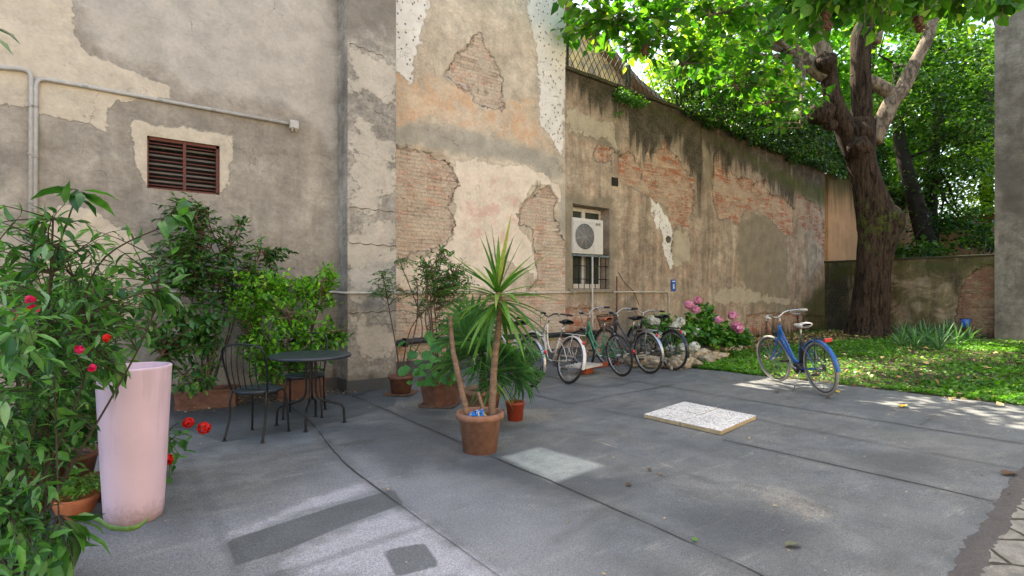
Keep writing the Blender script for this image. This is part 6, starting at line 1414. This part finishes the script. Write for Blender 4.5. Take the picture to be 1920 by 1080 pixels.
# single fallen leaves on the pavement
def fl(px, py, size, ang, label, mat, tm='oval'):
    v = G(px, py, .012); th = leaves('fallen_leaf', [(v.x, v.y, .012)], [(math.cos(ang), math.sin(ang), .12)], [(0, .1, 1)], np.array([size]), tm, mat, None, rnd=np.array([.4]), wid=1.1)
    tag(th, label, 'leaf', 'fallen leaves on the pavement')
m_ol = paint('olive_dead_leaf', c(104,104,82), .8, 0, .3, 60); m_br = paint('brown_dead_leaf', c(92,66,44), .8, 0, .3, 60); m_ye = paint('yellow_dead_leaf', c(212,176,52), .7, 0, .2, 60)
fl(1470,1022,.10,-.5,'greyish olive leaf with dark stalk on the lower right pavement', m_ol); fl(1882,890,.15,-.2,'brown curled leaf near the cement strip at the right', m_br)
fl(1690,763,.17,.1,'yellow leaf on the pavement right of the blue bicycle', m_ye); fl(1216,882,.06,.4,'small dark leaf near the pale ridge line', m_br); fl(1232,888,.05,-.8,'small tan leaf beside the dark one near the ridge line', m_dry)
fl(1458,736,.12,.6,'dead leaf left of the blue bicycle kickstand', m_br); fl(1305,1015,.05,.9,'tiny green leaf fragment at the bottom of the yard', m_hrb); fl(1550,746,.11,.2,'dead leaf under the rear wheel of the blue bicycle', m_br)
fl(1575,736,.14,1.2,'yellow leaf at the lawn edge behind the rear wheel of the blue bicycle', m_ye); fl(1175,910,.07,.3,'crumpled dry leaf in the middle of the yard', m_br); fl(1355,710,.12,.0,'pale leaf near the lawn corner left of the blue bicycle', m_dry)
fl(550,898,.03,.0,'tiny dark leaf scrap in front of the table', m_br)
# specks of litter on the pavement
n = 260; xl = -1+9*r.random(n); yl = .8+6.2*r.random(n); k_ = xl < 8.2; xl, yl = xl[k_], yl[k_]; n = len(xl); dr_ = rdir(r, n); dr_[:, 2] = .05
tag(leaves('dry_leaf_litter', np.stack([xl, yl, np.full(n, .009)], 1), dr_, norm(np.array([0, 0, 1.])+r.normal(size=(n, 3))*.2), .018*(.4+1.4*r.random(n)), 'dia', m_dry, rnd=r.random(n), wid=1.0), kind='stuff')
# ---- iris clump
ir = thing('iris_clump', 'clump of blue-green sword leaves on the lawn before the low wall', 'plant', tuple(G(1740,655)))
m_iri = leafmat('iris_leaf', c(52,96,62), c(92,136,92), c(130,160,110), .25, .45)
for i, (x, y) in enumerate(((1690,652),(1715,655),(1742,650),(1768,652),(1795,650),(1815,645),(1730,640),(1780,640),(1760,660),(1700,640))):
    g = G(x, y, .08); swords('foliage', (g.x, g.y, .13), 26, .62, .036, m_iri, ir, up=1.25, lo=.5, droop=1.3, rows=6)
# ---- hydrangeas
def hydr(label, pts, base, heads, mat, seed):
    th = thing('hydrangea', label, 'flowering plant', base); r = np.random.default_rng(seed)
    P_ = in_ell(r, pts[0][0], pts[0][1], pts[0][2], .35)
    for e in pts[1:]: P_ = np.concatenate([P_, in_ell(r, e[0], e[1], e[2], .35)])
    ms = MB(); sel = P_[::7]
    for q in sel: ms.tube([(base[0]+r.normal()*.08, base[1]+r.normal()*.08, .05), tuple((np.array(base)+q)/2+r.normal(size=3)*.05), tuple(q)], [.007, .005, .003], 5)
    ms.build('stem', m_stem, th)
    n = len(P_); d = norm((P_-np.array(pts[0][0]))*np.array([1, 1, .3])+r.normal(size=(n, 3))*.3+np.array([0, 0, -.15]))
    leaves('foliage', P_, d, norm(np.array([-.2, -.4, 1.])+r.normal(size=(n, 3))*.4), .13*(.6+.6*r.random(n)), 'oval', m_hyd, th, rnd=r.random(n), wid=1.5)
    for i, (x, y, dd_, R_) in enumerate(heads): flower_head(th, dP(x, y, dd_), R_, 70, mat, R_*.75, seed+i, tm='round', stalk_from=tuple(dP(x, y+22, dd_)))
m_hyd = leafmat('hydrangea_leaf', c(42,94,30), c(84,138,48), c(140,180,70), .3, .4)
m_hpk = leafmat('hydrangea_pink', c(214,126,160), c(238,178,200), None, .25, .6, (1.1, .8, .9, 1)); m_hwh = leafmat('hydrangea_white', c(206,208,192), c(232,232,222), None, .25, .6, (1, 1, .9, 1))
hydr('hydrangea bush with pink flower heads behind the stone border', [(dP(1312,610,11.0), (.45,.4,.30), 300), (dP(1350,625,10.8), (.55,.4,.26), 340), (dP(1380,630,10.6), (.25,.3,.2), 150), (dP(1318,580,11.2), (.25,.25,.15), 100)], tuple(G(1335,660)),
     ((1292,571,10.9,.085),(1308,563,11.1,.075),(1305,581,10.9,.08),(1374,592,10.6,.08),(1380,611,10.4,.085),(1386,616,10.3,.08),(1347,600,10.7,.07),(1334,586,11.2,.05)), m_hpk, 71)
hydr('hydrangea bush with white flower heads right of the bicycles', [(dP(1252,622,10.9), (.45,.4,.26), 240), (dP(1285,628,10.7), (.4,.35,.22), 220), (dP(1240,600,11.2), (.3,.3,.14), 50), (dP(1270,650,10.2), (.3,.3,.14), 60), (dP(1215,620,11.2), (.35,.3,.3), 70)], tuple(G(1262,668)),
     ((1276,604,10.6,.085),(1265,613,10.5,.09),(1307,624,10.5,.08),(1223,600,10.9,.09),(1282,654,9.9,.10),(1302,651,10.0,.09),(1237,630,10.5,.07),(1257,657,10.1,.09),(1230,603,10.9,.08),(1281,625,10.4,.05)), m_hwh, 72)
# low stone trough behind
v = G(1300, 672); M_ = Matrix.Translation((v.x, v.y, 0)) @ Matrix.Rotation(.05, 4, 'Z')
tag(MB(M_).box(-.1,1.15,.25,.5,0,.30, bev=.02).box(-.05,1.1,.29,.46,.302,.31).build('stone_bench', paint('grey_stone_block', c(140,132,116), .9, 0, .3, 10)), 'low grey stone block behind the rocks and under the hydrangeas', 'stone block')
# ---- rocks of the border
m_rock = NT('rough_limestone'); k = m_rock; nr_ = k.noise(6, 9, rough=.7)
m_rock = k.out(k.bsdf(k.mul(k.mix(k.ss(nr_, .35, .65), c(134,118,94), c(206,192,164)), k.ss(k.noise(30, 6), .3, .7, .75, 1.15)), .95, nrm=k.bump(nr_, .03)))
RK = [(1208,688,.16),(1228,690,.15),(1288,690,.15),(1300,680,.17),(1318,680,.17),(1336,674,.16),(1352,668,.16),(1368,665,.15),(1330,684,.13),(1346,678,.13),(1310,690,.10),(1382,660,.13),(1375,652,.13),(1392,668,.09),(1250,690,.13),(1268,692,.13),(1360,656,.12),(1345,660,.12),(1325,667,.14),(1395,656,.11),(1190,686,.12),(1172,682,.12)]
where = ['at the left end by the black bicycle wheel', 'behind the dark bicycle wheel', 'at the pavement corner', 'second from the pavement corner', 'in the front row below the pink hydrangea', 'in the middle of the front row', 'right of the middle of the front row', 'near the right end', 'small and low before the middle', 'small, before the right part', 'smallest, flat at the pavement corner', 'at the far right end', 'in the back row at the right', 'small, rightmost on the lawn', 'between the two white flower heads and the wheel', 'under the lowest white flower head', 'in the back row under the pink flowers', 'in the back row, centre', 'in the back row, left', 'back right, by the leaf litter', 'seen through the dark bicycle wheel', 'seen through the green bicycle wheel']
for i, ((x, y, s), w_) in enumerate(zip(RK, where)):
    g = G(x, y); bm = bmesh.new(); s *= 1.22; bmesh.ops.create_icosphere(bm, subdivisions=4, radius=s)
    sx, sy, sz = 1.15+.3*math.sin(i*1.7), .8, .66+.1*math.cos(i*2.9)
    for v in bm.verts:
        q = v.co.normalized(); f = 1+.38*mnoise.noise(q*1.6+Vector((i*3.1, 0, 0)))+.20*mnoise.noise(q*4+Vector((i, 5, 0)))+.10*mnoise.noise(q*11+Vector((i, 5, 3)))
        v.co = Vector((q.x*sx, q.y*sy, q.z*sz))*s*f
    me = bpy.data.meshes.new('rock'); bm.to_mesh(me); bm.free(); me.transform(Matrix.Translation((g.x, g.y+.05, s*.55)) @ Matrix.Rotation(i*1.3, 4, 'Z'))
    for p_ in me.polygons: p_.use_smooth = True
    tag(link('border_rock', me, m_rock), 'rough pale border rock, '+w_, 'rock', 'rocks of the flower border')
